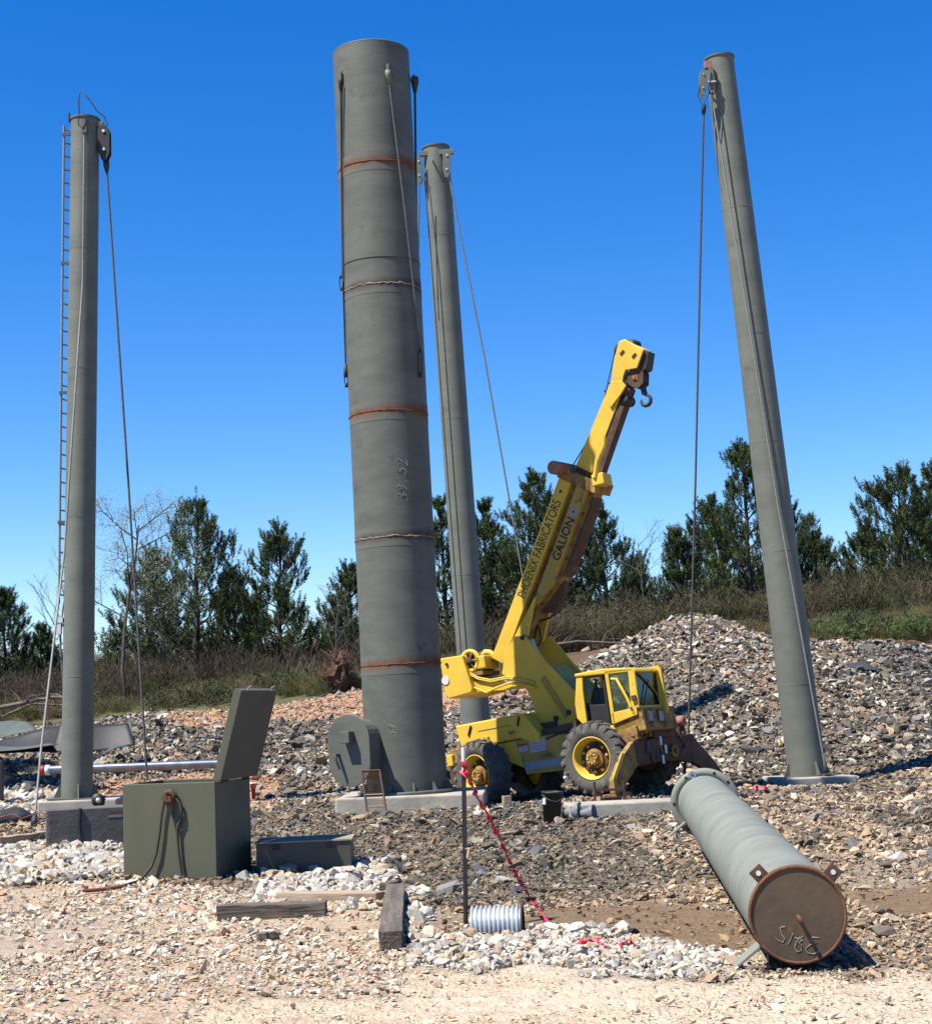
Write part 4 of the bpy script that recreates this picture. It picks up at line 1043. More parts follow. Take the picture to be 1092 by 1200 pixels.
# ------------------------------------------------------------------ stake with red tape
sb = ground(546, 1088); st_top = at(543, 876, sb.y + .02)
stk = empty('marker_stake', sb, label='black steel stake with a white top in the middle foreground', cat='stake')
dv = st_top - sb; 
def stp(t): return dv * t
MB().cyl(stp(-.08), stp(.86), .017, n=6, smooth=False).box(stp(.39) + Vector((0, -.012, 0)), (.036, .008, dv.length * .93), Matrix.Rotation(math.atan2(dv.x, dv.z), 3, 'Y')).build('post', M['black'], stk)
MB().cyl(stp(.86), stp(1.0), .017, n=8).build('white_top', M['white'], stk)
MB().tube([stp(.43), stp(.44) + Vector((.03, -.03, 0)), stp(.42) + Vector((.02, -.035, -.05))], .012, 5).build('wire_tie', M['board'], stk)
# twisted tape
A = at(543, 897, sb.y); 
mid = [at(*q, Yq) for q, Yq in (((546, 905), sb.y - .04), ((556, 930), sb.y - .02), ((575, 963), sb.y + .2), ((592, 1000), sb.y + .4), ((606, 1030), sb.y + .5), ((622, 1055), sb.y + .5))]
E = ground(652, 1094)
pts = [A] + mid + [E]
tape = empty('flagging_tape', A, label='red flagging tape tied to the stake and trailing down to the ground', cat='tape')
def ribbon(pts, w_, tw, n=12, seed=1):
    rr = random.Random(seed); P_ = []
    for i in range(len(pts) - 1):
        for j in range(n): P_.append(pts[i].lerp(pts[i + 1], j / n))
    P_.append(pts[-1]); vs = []; fs = []
    for i, p in enumerate(P_):
        d = (P_[min(i + 1, len(P_) - 1)] - P_[max(i - 1, 0)]).normalized()
        u = d.orthogonal().normalized(); a = tw * i + rr.gauss(0, .5); u = Matrix.Rotation(a, 3, d) @ u
        ww = w_ * (.7 + .5 * math.sin(i * .9) + rr.uniform(-.1, .1)); ww = max(.008, ww)
        if i > len(P_) * .8: ww *= .5
        p = p + Vector((rr.gauss(0, .004), rr.gauss(0, .004), rr.gauss(0, .004)))
        vs += [p - u * ww, p + u * ww]
    fs = [(2 * i, 2 * i + 1, 2 * i + 3, 2 * i + 2) for i in range(len(P_) - 1)]
    return vs, fs
for sdd, off in ((1, Vector((0, 0, 0))), (2, Vector((.008, -.006, 0)))):
    vs, fs = ribbon([p - A + off for p in pts], .020, .7 + sdd * .25, 15, sdd)
    o = MB().add(vs, fs, True).build('ribbon', M['tape'], tape); 
    sm_ = o.modifiers.new('thick', 'SOLIDIFY'); sm_.thickness = .002
MB().tube([Vector((-.03, -.03, .03)), Vector((.03, -.04, .0)), Vector((.03, .02, -.04)), Vector((-.02, -.03, -.05)), Vector((.03, -.04, -.1))], [.012, .017, .013, .016, .009], 7).build('knot', M['tape'], tape)
for (qa, qb, lab) in (((678, 1117), (712, 1121), 'red tape scrap on the white stones, the left one'), ((726, 1121), (746, 1120), 'red tape scrap on the white stones, the right one')):
    a = ground(*qa) + Vector((0, 0, .07)); b = ground(*qb) + Vector((0, 0, .07))
    vs, fs = ribbon([Vector((0, 0, 0)), (b - a) * .5 + Vector((0, 0, .03)), b - a], .028, .3, 8, 4)
    o = MB().add(vs, fs, True).build('tape_scrap', M['tape'], None, label=lab, cat='tape'); o.location = a
    q = o.modifiers.new('thick', 'SOLIDIFY'); q.thickness = .002
p = at(892, 929, 26); p = ground(892, 931)
o = MB(); 
vs, fs = ribbon([Vector((-.12, 0, .08)), Vector((0, .02, .14)), Vector((.14, 0, .07))], .05, .4, 6, 6)
o = o.add(vs, fs, True).build('plastic_scrap', M['tape'], None, label='crumpled pinkish red plastic scrap on the rubble left of the right mast footing', cat='scrap'); o.location = p
q = o.modifiers.new('thick', 'SOLIDIFY'); q.thickness = .003

# ------------------------------------------------------------------ corrugated pipe
ca_ = ground(553, 1093); cb_ = ground(612, 1091)
cp = empty('corrugated_pipe', ca_, label='short piece of shiny corrugated pipe half buried in white stones', cat='pipe')
d = (cb_ - ca_) * 1.0; L_ = d.length; dn = d.normalized(); prof = []; n = 84
for i in range(n + 1):
    prof.append((.15 + .016 * math.sin(i / n * 11 * 2 * math.pi), L_ * i / n))
mb = MB(); mb.lathe(prof, Vector((0, .12, .02)), dn, 28); mb.lathe([(r_ - .012, h_) for r_, h_ in prof], Vector((0, .12, .02)), dn, 28)
mb.build('barrel', M['galv'], cp)
MB().lathe([(.168, L_), (.135, L_), (.135, L_ + .015), (.168, L_ + .015)], Vector((0, .12, .02)), dn, 28, True).build('rim', M['darkband'], cp)

# ------------------------------------------------------------------ bucket, fittings, screen frame
p = ground(647, 965)
bk = empty('black_bucket', (p.x, p.y + .12, p.z - .01), .2, label='black plastic bucket with a white sticker in front of the crane', cat='bucket')
bk.rotation_euler = (.03, .05, .2)
MB().lathe([(.001, 0), (.125, 0), (.15, .44), (.165, .44), (.165, .47), (.135, .47), (.11, .02), (.001, .02)], (0, 0, 0), (0, 0, 1), 28).build('shell', M['black'], bk)
MB().box((-.125, -.075, .33), (.05, .06, .09), Matrix.Rotation(-.9, 3, 'Z')).build('sticker', M['white'], bk)
MB().tube([(-.16, 0, .42), (-.1, -.17, .36), (0, -.19, .33), (.1, -.17, .36), (.16, 0, .42)], .006, 5).build('bail', M['cable'], bk)
p = ground(672, 962)
for i, (px, rr_, lab) in enumerate(((672, .13, 'grey plastic pipe reducer lying right of the bucket'), (688, .11, 'second grey pipe reducer, next to the footing edge'))):
    q = ground(px, 960); 
    o = empty('pipe_fitting', q + Vector((0, 0, rr_ * .8)), .3, label=lab, cat='pipe fitting')
    MB().lathe([(rr_ * .5, -.16), (rr_ * .55, -.02), (rr_, .08), (rr_ * 1.08, .12), (rr_ * .96, .12), (rr_ * .85, .06), (rr_ * .42, -.02), (rr_ * .42, -.16)], (0, 0, 0), (.7, -.6, .1), 24, True).build('cone', M['greycone'], o)
    MB().lathe([(rr_ * .57, -.17), (rr_ * .66, -.17), (rr_ * .66, -.13), (rr_ * .57, -.13)], (0, 0, 0), (.7, -.6, .1), 24, True).build('collar', M['black'], o)
q = ground(716, 950)
o = empty('steel_bracket', (q.x, q.y + .15, q.z + .12), .1, label='rusty H shaped bracket standing on the empty footing under the crane blade', cat='bracket')
for xx in (-.24, .24): MB().box((xx, 0, .17), (.035, .05, .34)).build('upright', M['rustdark'], o)
MB().box((0, 0, .2), (.48, .04, .035)).build('crossbar', M['rustdark'], o); MB().box((0, 0, .012), (.6, .2, .024)).build('base', M['rustdark'], o)
MB().box((.02, -.02, .05), (.3, .16, .06), Matrix.Rotation(.2, 3, 'Z')).build('clamp', M['black'], o)
# screen frame leaning against the footing
fl = [at(430.5, 955, 26.85), at(424, 904, 27.2), at(445, 903, 27.2), at(453, 954, 26.85)]
o = empty('screen_frame', fl[0], label='small dark steel frame leaning on the footing in front of the tall column', cat='frame')
fp = [v - fl[0] for v in fl]
for a, b in ((0, 1), (1, 2), (2, 3)): MB().cyl(fp[a], fp[b], .020, n=6, smooth=False).build('frame_bar', M['rustdark'], o)
m1, m2 = fp[0].lerp(fp[1], .45), fp[3].lerp(fp[2], .45); MB().cyl(m1, m2, .012, n=6).build('frame_bar', M['board'], o)
m1, m2 = fp[0].lerp(fp[1], .18), fp[3].lerp(fp[2], .18); MB().cyl(m1, m2, .010, n=6).build('frame_bar', M['board'], o)
mesh_ = MB()
for i in range(1, 9):
    t = i / 9; mesh_.cyl(fp[0].lerp(fp[3], t), fp[1].lerp(fp[2], t), .0035, n=3, caps=False)
for i in range(1, 20):
    t = i / 20; mesh_.cyl(fp[0].lerp(fp[1], t), fp[3].lerp(fp[2], t), .0035, n=3, caps=False)
mesh_.build('wire_mesh', M['rustdark'], o, kind='stuff')

# ------------------------------------------------------------------ aluminium pole and crumpled sheets on the left
pa, pb = at(50, 903, 36.5), at(262, 895, 36.5)
o = empty('aluminium_pole', pa, label='long shiny aluminium pole lying behind the left mast', cat='pole'); d = pb - pa
MB().cyl((0, 0, 0), d * 1.02, .10, .095, n=20).build('tube', M['alu'], o)
MB().lathe([(.09, -.06), (.113, -.05), (.113, .05), (.09, .06)], (0, 0, 0), d, 16).build('red_end_cap', M['red'], o)
MB().lathe([(.09, .06), (.114, .07), (.114, .16), (.09, .17)], (0, 0, 0), d, 16).build('white_end_band', M['white'], o)
for xx, lab in ((.25, 'left rock propping up the aluminium pole'), (.8, 'right rock propping up the aluminium pole')):
    pass
def bent_sheet(corners, rows, label, seed, bend=.25, mk='sheet', thick=.012):
    rr = random.Random(seed); c = [Vector(v) for v in corners]; base = c[0].copy(); n, m_ = 14, 8; vs = []
    for j in range(m_ + 1):
        for i in range(n + 1):
            u, v = i / n, j / m_
            p = c[0].lerp(c[1], u).lerp(c[3].lerp(c[2], u), v) - base
            p.z += bend * math.sin(v * 2.6 + u * 1.5 + seed) + .03 * math.sin(u * 5 + seed * 2) ; p.y += .1 * math.sin(u * 5 + seed)
            vs.append(p)
    fs = [(j * (n + 1) + i, j * (n + 1) + i + 1, (j + 1) * (n + 1) + i + 1, (j + 1) * (n + 1) + i) for j in range(m_) for i in range(n)]
    o = MB().add(vs, fs, True).build('bent_steel_sheet', M[mk], None, label=label, cat='steel sheet', group='bent steel sheets'); o.location = base
    s_ = o.modifiers.new('thick', 'SOLIDIFY'); s_.thickness = thick; return o
bent_sheet([at(-30, 888, 37), at(70, 876, 37.3), at(56, 866, 39.0), at(-30, 872, 39.0)], 0, 'lower bent grey green steel sheet at the left edge', 1, .08)
bent_sheet([at(-30, 866, 39.2), at(44, 858, 39.4), at(30, 848, 41), at(-30, 850, 41.2)], 0, 'pale upper sheet of the bent pile at the left edge', 5, .07)
bent_sheet([at(120, 884, 38.0), at(158, 866, 38.4), at(152, 846, 39.8), at(126, 866, 39.4)], 0, 'bent steel sheet with a curled corner right of the left mast', 3, .10)
bent_sheet([at(-20, 884, 38.2), at(66, 882, 38.2), at(72, 850, 38.9), at(2, 862, 38.9)], 0, 'black stand-in for the shade beside the sheet pile left of the left mast', 2, .05, mk='black')  # black sheet stands in for the shade inside the pile
bent_sheet([at(60, 882, 38.3), at(158, 872, 38.3), at(150, 851, 38.9), at(70, 850, 38.9)], 0, 'black stand-in for the shade under a bent sheet running behind the left mast', 4, .05, mk='black')  # black colour paints the shade below the sheet
o = empty('black_post', ground(0, 944) + Vector((0, 0, 0)), label='black post cut by the left edge of the view', cat='post')
q = ground(0, 944); sc = q.y / FPX
MB().box((0, 0, 25 * sc), (.14, .14, 52 * sc)).build('shaft', M['black'], o, bevel=.01)
MB().box((0, 0, .02), (.3, .3, .04)).build('foot', M['black'], o)
q = ground(8, 966)
bm_ = bmesh.new(); bmesh.ops.create_icosphere(bm_, subdivisions=3, radius=.36)
for v in bm_.verts:
    v.co.z *= .55; v.co.x *= 1.1; v.co *= 1 + .12 * math.sin(v.co.x * 14) * math.cos(v.co.y * 11) + random.uniform(-.03, .03); v.co.z = max(v.co.z, -.1)
o = MB().add([tuple(v.co) for v in bm_.verts], [tuple(v.index for v in f.verts) for f in bm_.faces], True).build('dark_tarp', M['navy'], None, label='crumpled dark tarp bundle at the left edge on the white stones', cat='tarp'); bm_.free()
o.location = q + Vector((0, .2, .08))
# flat dark rocks on the heap
def boulder(px, py, sx, sy, sz, colr, label, seed):
    q = ground(px, py); m = mat('boulder_%d' % seed, colr, tuple(v * .7 for v in colr), rough=.95, scale=3, bump=.4)
    o = hull_proto('boulder', seed, 16, .6, m); COL.objects.link(o); o.location = q + Vector((0, 0, sz * .1)); o.scale = (sx, sy, sz); o.rotation_euler = (.15, .1, .4)
    tag(o, label, 'boulder')
boulder(1012, 786, 1.5, .9, .6, (.05, .055, .065), 'dark flat slab sticking out of the heap near the right edge', 71)
boulder(880, 882, .9, .5, .5, (.06, .06, .065), 'dark boulder on the heap foot left of the right mast', 72)
boulder(1034, 1096, .42, .22, .18, (.16, .13, .10), 'brown flat rock right of the fallen pipe end', 73)
boulder(742, 1094, .16, .12, .12, (.03, .03, .03), 'small black rock in the mud left of the fallen pipe', 74)
boulder(590, 1033, .3, .15, .15, (.5, .48, .44), 'pale rock in the rubble right of the stake', 75)

# ------------------------------------------------------------------ fallen pipe
n0 = at(934.5, 1072, 10.35); n0.z = max(n0.z, .29); f0 = at(826, 941, 18.4)
az_ = (f0 - n0).normalized(); ux = az_.cross(Vector((0, 0, 1))).normalized(); uy = ux.cross(az_)
pm = Matrix((ux, uy, az_)).transposed().to_4x4(); pm.translation = n0; PL = (f0 - n0).length; PR = .300
fp_ = empty('fallen_mast', (0, 0, 0), mat=pm, label='grey green steel mast lying on the ground towards the viewer with a rusty end plate', cat='steel mast')
cuts = [0, .14, .29, .40, .62, 1.0]
for i in range(5):
    z0, z1 = cuts[i] * PL, cuts[i + 1] * PL
    MB().lathe([(PR, z0), (PR, z1)], (0, 0, 0), (0, 0, 1), 64).build('shaft', M['pipe'], fp_)
    if i: MB().lathe([(PR - .004, z0 - .008), (PR + .004, z0), (PR - .004, z0 + .008)], (0, 0, 0), (0, 0, 1), 64).build('weld_bead', M['pipe'], fp_)
MB().cyl((0, 0, -.012), (0, 0, .01), PR - .012, n=64).build('end_plate', M['rustplate'], fp_)
MB().lathe([(PR - .016, -.02), (PR + .004, -.02), (PR + .006, .012), (PR - .01, .012)], (0, 0, 0), (0, 0, 1), 64, True).build('end_rim', M['rustrim'], fp_)
FR = .385
MB().lathe([(PR - .01, PL - .03), (FR, PL - .03), (FR, PL + .005), (PR - .01, PL + .005)], (0, 0, 0), (0, 0, 1), 64, True).build('flange', M['pipe'], fp_)
for a in (70, 125, 180, 235, 290, 345, 40, 10):
    a = math.radians(a); MB().cyl((math.cos(a) * .345, math.sin(a) * .345, PL - .034), (math.cos(a) * .345, math.sin(a) * .345, PL - .028), .018, n=12).build('bolt_hole', M['black'], fp_)
a = math.radians(112)
MB().cyl((math.cos(a) * .34, math.sin(a) * .34, PL - .04), (math.cos(a) * .34, math.sin(a) * .34, PL - .033), .042, n=20).build('round_sticker', M['stripe'], fp_)
MB().cyl((math.cos(a) * .34, math.sin(a) * .34, PL - .044), (math.cos(a) * .34, math.sin(a) * .34, PL - .0405), .012, n=10).build('sticker_mark', M['black'], fp_)
# lifting ears with holes
for a in (131, 47):
    a = math.radians(a); c = Vector((math.cos(a), math.sin(a), 0)); s_ = Vector((-math.sin(a), math.cos(a), 0))
    MB().prism([(-.045, -.02), (.045, -.02), (.045, .085), (-.045, .085)], lambda p, q, k: c * (PR + q) + s_ * p + Vector((0, 0, .0 + .018 * k))).build('lifting_ear', M['rustdark'], fp_, bevel=.004)
    MB().cyl(c * (PR + .045) + Vector((0, 0, -.004)), c * (PR + .045) + Vector((0, 0, .0)), .016, n=12).build('ear_hole', M['white'], fp_)
# pin in the middle of the end plate and the chalk number written upside down
MB().cyl((0, -.01, -.15), (0, -.01, 0), .013, n=10).build('centre_pin', M['rustrim'], fp_)
inv = pm.inverted()
def onplate(px, py):
    cx_, cy_ = 934.5, 1072; s_ = 10.35 / FPX; rl = ROLL
    dx, dy = (px - cx_) * s_, -(py - cy_) * s_
    return Vector((dx * math.cos(rl) + dy * math.sin(rl), -dx * math.sin(rl) + dy * math.cos(rl), -.0125))
Z = lambda pts: [(760 + a / 3.29, 860 + b / 3.29) for a, b in pts]
for st in ([(525, 742), (508, 745), (510, 765), (524, 785), (518, 800), (500, 795), (486, 780)],
           [(556, 765), (545, 790), (535, 808)],
           [(560, 782), (580, 788), (592, 775)], [(580, 780), (566, 800), (560, 820), (568, 835), (584, 830), (586, 808), (574, 800), (590, 790)],
           [(652, 782), (626, 780), (618, 790), (640, 800), (618, 808), (600, 822), (606, 838), (630, 842), (650, 830)]):
    MB().tube([onplate(*q) for q in Z(st)], .0034, 5).build('chalk_number', M['chalk2'], fp_)
# saddle feet
def foot(dirx, z_, mk, L_=.30, wd=.12):
    a = math.radians(dirx); c = Vector((math.cos(a), math.sin(a), 0)); s_ = Vector((-math.sin(a), math.cos(a), 0))
    o = MB().prism([(-wd / 2, 0), (wd / 2, 0), (wd / 2, L_), (-wd / 2, L_)], lambda p, q, k: c * (PR - .02 + q) + Vector((0, 0, z_ + p + .1)) + s_ * (.022 * k)).build('saddle_foot', M[mk], fp_, bevel=.006)
    return o
foot(218, .02, 'pipe', .24, .16); foot(322, .02, 'black', .24, .16)
foot(218, PL - .2, 'pipe', .26, .12); foot(322, PL - .2, 'pipe', .26, .12)
MB().box((-.02, -PR - .03, .3), (.3, .08, .12)).build('chock', M['rustdark'], fp_)

# ------------------------------------------------------------------ crane
WF = at(699, 888.5, 29.2); WR = at(566, 908, 30.55)
ax = (WF - WR); WBASE = ax.length; ax.normalize()
up0 = Vector((math.sin(ROLL) * .0, 0, 1)); ay = up0.cross(ax).normalized(); azc = ax.cross(ay)
TRK = .94; WRAD = .66 * .96
cm = Matrix((ax, ay, azc)).transposed().to_4x4()
org = (WF + WR) / 2 + ay * TRK - azc * WRAD
cm.translation = org
crane = empty('mobile_crane', (0, 0, 0), mat=cm, label='yellow rough terrain crane with its telescopic boom raised, parked by the rock heap', cat='crane')
ic = cm.inverted(); CAMP = ic @ Vector((0, 0, EYE))
def Ly(px, py, y):          # where the sight line crosses the crane's own plane y = const
    d = ic.to_3x3() @ ray(px, py); t = (y - CAMP.y) / d.y; return CAMP + d * t
def Lx(px, py, x):
    d = ic.to_3x3() @ ray(px, py); t = (x - CAMP.x) / d.x; return CAMP + d * t
def sideplate(name, pxs, y, th, mk, parent=None, bevel=.008, **k):
    P2 = [Ly(px, py, y) for px, py in pxs]
    return MB().prism([(p.x, p.z) for p in P2], lambda a, b, kk: (a, y + th * kk, b)).build(name, M[mk], parent or crane, bevel=bevel, **k)
def frontplate(name, pxs, x, th, mk, parent=None, bevel=.008, **k):
    P2 = [Lx(px, py, x) for px, py in pxs]
    return MB().prism([(p.y, p.z) for p in P2], lambda a, b, kk: (x - th * kk, a, b)).build(name, M[mk], parent or crane, bevel=bevel, **k)
HB = WBASE / 2
def wheel(x, y, steer, side):
    """side -1: the near side, outer face towards -y"""
    R_ = Matrix.Rotation(steer, 3, 'Z'); c = Vector((x, y, WRAD)); axd = R_ @ Vector((0, side, 0))
    w2 = .19
    tyre = MB().lathe([(.36, -w2 * .75), (.40, -w2), (.52, -w2 * 1.05), (.605, -w2 * .92), (.63, -w2 * .6), (.632, w2 * .6), (.605, w2 * .92), (.52, w2 * 1.05), (.40, w2), (.36, w2 * .75)], c, axd, 40, True)
    # chevron lugs
    uu = axd.orthogonal().normalized(); vv = axd.cross(uu)
    nl = 22
    for j in range(nl):
        for s_ in (-1, 1):
            a0_ = 2 * math.pi * (j + (.5 if s_ > 0 else 0)) / nl; a1_ = a0_ + .24
            def pt(a, r, h): return c + (uu * math.cos(a) + vv * math.sin(a)) * r + axd * h
            wd_ = .075
            q = []
            for rr_ in (.60, .668):
                q += [pt(a0_, rr_ - .0, 0), pt(a0_ + wd_, rr_, 0), pt(a1_ + wd_, rr_ - .035, s_ * w2 * 1.06), pt(a1_, rr_ - .035, s_ * w2 * 1.06)]
            tyre.add(q, [(0, 1, 2, 3), (7, 6, 5, 4), (0, 4, 5, 1), (1, 5, 6, 2), (2, 6, 7, 3), (3, 7, 4, 0)])
            q = []
            for rr_, hh in ((.50, .93), (.62, 1.0)):
                pass
            q = [pt(a1_, .635, s_ * w2 * 1.03), pt(a1_ + wd_, .635, s_ * w2 * 1.03), pt(a1_ + wd_ * .8, .53, s_ * w2 * 1.09), pt(a1_ + wd_ * .2, .53, s_ * w2 * 1.09),
                 pt(a1_, .60, s_ * w2 * .8), pt(a1_ + wd_, .60, s_ * w2 * .8), pt(a1_ + wd_ * .8, .52, s_ * w2 * .8), pt(a1_ + wd_ * .2, .52, s_ * w2 * .8)]
            tyre.add(q, [(0, 1, 2, 3), (7, 6, 5, 4), (0, 4, 5, 1), (1, 5, 6, 2), (2, 6, 7, 3), (3, 7, 4, 0)])
    wo = MB(); wo.lathe([(.34, -w2 * .9), (.375, w2 * .8), (.385, w2 * .98), (.365, w2 * .98), (.33, w2 * .5), (.31, w2 * .1), (.001, w2 * .1)], c, axd, 36)
    w_ = tyre.build('wheel_tyre', M['rubber'], crane)
    rim = wo.build('rim', M['yellow'], w_)
    MB().lathe([(.295, w2 * .1 + .004), (.12, w2 * .1 + .012)], c, axd, 36).build('rim_disc', M['rustdark'], w_)
    MB().lathe([(.17, .0), (.17, w2 * .45)], c, axd, 24).lathe([(.17, w2 * .45), (.12, w2 * .5)], c, axd, 24).lathe([(.12, w2 * .5), (.12, w2 * .9)], c, axd, 24).lathe([(.12, w2 * .9), (.001, w2 * .93)], c, axd, 24).build('hub', M['yrust'], w_)
    hm = MB()
    for j in range(8):
        a = 2 * math.pi * j / 8; p = c + (uu * math.cos(a) + vv * math.sin(a)) * .08
        hm.cyl(p + axd * w2 * .9, p + axd * (w2 * .9 + .025), .018, n=6, smooth=False)
    hm.build('hub_bolts', M['yellow'], w_)
    for j in range(10):
        a = 2 * math.pi * j / 10; p = c + (uu * math.cos(a) + vv * math.sin(a)) * .245
        MB().cyl(p + axd * w2 * .1, p + axd * (w2 * .1 + .045), .026, n=6, smooth=False).build('wheel_nut', M['yellow' if j % 3 else 'rustdark'], w_)
wheel(HB, -TRK, 0, -1); wheel(-HB, -TRK, math.radians(-16), -1); wheel(HB, TRK, 0, 1); wheel(-HB, TRK, math.radians(-16), 1)
# axles and frame
for xx in (HB, -HB):
    MB().cyl((xx, -TRK + .1, WRAD), (xx, TRK - .1, WRAD), .10, n=14).lathe([(.001, -.2), (.2, -.12), (.24, 0), (.2, .12), (.001, .2)], (xx, 0, WRAD), (0, 1, 0), 16).build('axle', M['rustdark'], crane)
for yy in (-.42, .42):
    MB().box((0.05, yy, .98), (WBASE + 1.5, .12, .34)).build('chassis_rail', M['yrust'], crane, bevel=.01)
MB().box((.0, 0, .80), (WBASE - .7, .8, .25)).build('belly_pan', M['black'], crane)
# engine hood
HS = -.92
hb = [(533, 851), (612, 836), (632, 861), (631, 872), (609, 866), (541, 879)]
zt0 = Ly(533, 851, HS); zt1 = Ly(614, 836, HS)
pts = [Ly(*q, HS) for q in hb]
hood = MB().prism([(p.x, p.z) for p in pts], lambda a, b, k: (a, HS + k * 1.84, b)).build('engine_hood', M['yellow'], crane, bevel=.03)
for q0 in ((551.5, 851, 548.8, 862), (607.8, 840, 606.5, 851)):
    a = Ly(q0[0], q0[1], HS - .012); b = Ly(q0[2], q0[3], HS - .012)
    MB().cyl(a, b, .020, n=8).build('hood_latch', M['black'], hood)
a = Ly(560, 857, HS - .004); b = Ly(598, 850, HS - .004); MB().cyl(a, b, .006, n=6).build('hood_seam', M['yrust'], hood)
for q0 in ((570, 866), (599, 859)):
    c = Ly(*q0, HS - .01); MB().tube([c + Vector((-.05, 0, .03)), c + Vector((0, -.03, -.03)), c + Vector((.06, 0, .03))], .012, 6).build('hood_handle', M['yrust'], hood)
sideplate('rear_fender', [(541, 880), (609, 867.5), (614, 900), (596, 893), (588, 884), (575, 876.5), (560, 877), (549, 884), (543, 893)], HS + .03, .05, 'yellow')
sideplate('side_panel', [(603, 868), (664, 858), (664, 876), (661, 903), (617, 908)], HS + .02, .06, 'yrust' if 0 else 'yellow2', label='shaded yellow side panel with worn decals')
sideplate('decal', [(620, 869), (638.5, 865), (640, 879), (622, 883)], HS + .014, .004, 'labelgrey', bevel=0)
sideplate('warning_sticker', [(606.5, 873), (617, 871), (618.5, 880), (609, 882)], HS + .014, .004, 'labelgrey', bevel=0)
sideplate('warning_sticker', [(606.5, 873), (617, 871), (617.4, 873.6), (607, 875.6)], HS + .009, .004, 'red', bevel=0)
sideplate('grey_stripe', [(614, 893.5), (658, 888), (659, 897), (616, 903.5)], HS + .012, .006, 'stripe', bevel=0)
for i in range(3):
    sideplate('decal_line', [(622.5, 871.5 + i * 3.6), (636.5, 868.6 + i * 3.6), (636.7, 869.8 + i * 3.6), (622.7, 872.7 + i * 3.6)], HS + .0095, .004, 'stripe', bevel=0)
# deck and steps between the hood and the cab
MB().box((0.15, 0, 1.18), (WBASE + .6, 1.5, .10)).build('deck', M['yrust'], crane, bevel=.01)
sideplate('deck_edge', [(634, 855), (674, 846), (676, 853), (635, 864)], HS + .1, .5, 'rustdark')
MB().cyl((-.1, 0, 1.2), (-.1, 0, 1.42), .62, n=40).build('turntable', M['black'], crane)
# rear bumper piece beside the column
rq = Ly(536, 895, HS)
MB().box((-HB - .62, 0, 1.0), (.30, 1.7, .38)).build('rear_bumper', M['yrust'], crane, bevel=.02)
MB().box((-HB - .80, -.35, .8), (.16, .8, .55)).build('rear_guard', M['rustdark'], crane, bevel=.02)
MB().box((-HB - .72, -.86, .98), (.14, .14, .22)).build('rear_lamp', M['yellow'], crane, bevel=.02)
# turret: two side plates and closing plates
tur = [(602.7, 746), (614.6, 745), (641, 777.5), (674, 811), (675, 848), (636, 856), (627, 836), (621, 816), (613, 803), (588, 790), (591, 768)]
t1 = sideplate('turret_plate', tur, -.50, .05, 'yellow')
t2 = sideplate('turret_plate', tur, -.50, .05, 'yellow'); t2.location.y = .95
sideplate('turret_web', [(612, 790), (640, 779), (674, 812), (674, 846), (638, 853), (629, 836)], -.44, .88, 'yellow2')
sideplate('turret_rib', [(637, 792), (666, 838), (661, 842), (633, 797)], -.53, .03, 'yellow2')
for q0, r_ in (((666.5, 835), .05), ((652, 842), .05), ((612.5, 747.5), .04)):
    c = Ly(*q0, -.50); MB().cyl(c + Vector((0, -.035, 0)), c + Vector((0, .02, 0)), r_, n=16).build('pivot_pin', M['black'], crane)
# counterweight arm
for yy in (-.48, .42):
    sideplate('counterweight_arm', [(546, 797), (590, 800), (627, 797), (628, 806), (590, 809), (549, 812)], yy, .06, 'yellow')
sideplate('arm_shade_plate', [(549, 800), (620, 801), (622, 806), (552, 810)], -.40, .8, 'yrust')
for j, off in enumerate((0, 1.0)):
    MB().tube([Ly(x_, y_ + off * 2, -.52) for x_, y_ in ((551, 789), (560, 794), (575, 797), (595, 793), (612, 796), (626, 800))], .018, 6).build('hydraulic_hose', M['yellow'], crane)
MB().tube([Ly(x_, y_, -.54) for x_, y_ in ((556, 806), (570, 812), (582, 806), (598, 800), (615, 803), (628, 806))], .022, 6).build('hydraulic_hose', M['yellow'], crane)
cwp = [Ly(*q, -.62) for q in ((541, 769), (549, 811))]
x1 = cwp[0].x; zt = Ly(541, 768, -.62).z; zb_ = Ly(546, 813, -.62).z
MB().prism([(x1 - .52, zt + .02), (x1 + .0, zt), (x1 + .14, zb_ + .06), (x1 + .1, zb_), (x1 - .42, zb_ - .04), (x1 - .5, zb_ + .04)], lambda a, b, k: (a, -.62 + k * 1.24, b)).build('counterweight', M['yellow'], crane, bevel=.02)
c = Vector((x1 - .44, -.625, (zt + zb_) / 2 - .05)); MB().cyl(c, c + Vector((0, -.012, 0)), .085, n=20).build('round_reflector', M['white'], crane)
c = Vector((x1 - .36, -.63, zt - .12)); MB().cyl(c, c + Vector((0, -.02, 0)), .03, n=12).build('lifting_hole', M['black'], crane)
# winch
wc = Ly(560, 775, -.2)
MB().cyl(wc + Vector((0, -.26, 0)), wc + Vector((0, .34, 0)), .13, n=24).build('winch_drum', M['rustdark'], crane)
wr = MB().lathe([(.15, -.30), (.225, -.30), (.235, -.27), (.225, -.22), (.15, -.22)], wc, (0, 1, 0), 28, True).build('winch_flange', M['yellow'], crane)
MB().lathe([(.12, .30), (.23, .30), (.23, .36), (.12, .36)], wc, (0, 1, 0), 28, True).build('winch_flange', M['yellow'], crane)
for j in range(6):
    a = j * math.pi / 3; MB().cyl(wc + Vector((math.cos(a) * .08, -.31, math.sin(a) * .08)), wc + Vector((math.cos(a) * .165, -.29, math.sin(a) * .165)), .022, n=6).build('winch_spoke', M['yrust'], crane)
MB().lathe([(.001, -.34), (.07, -.34), (.08, -.28), (.001, -.28)], wc, (0, 1, 0), 14).build('winch_hub', M['rustdark'], crane)
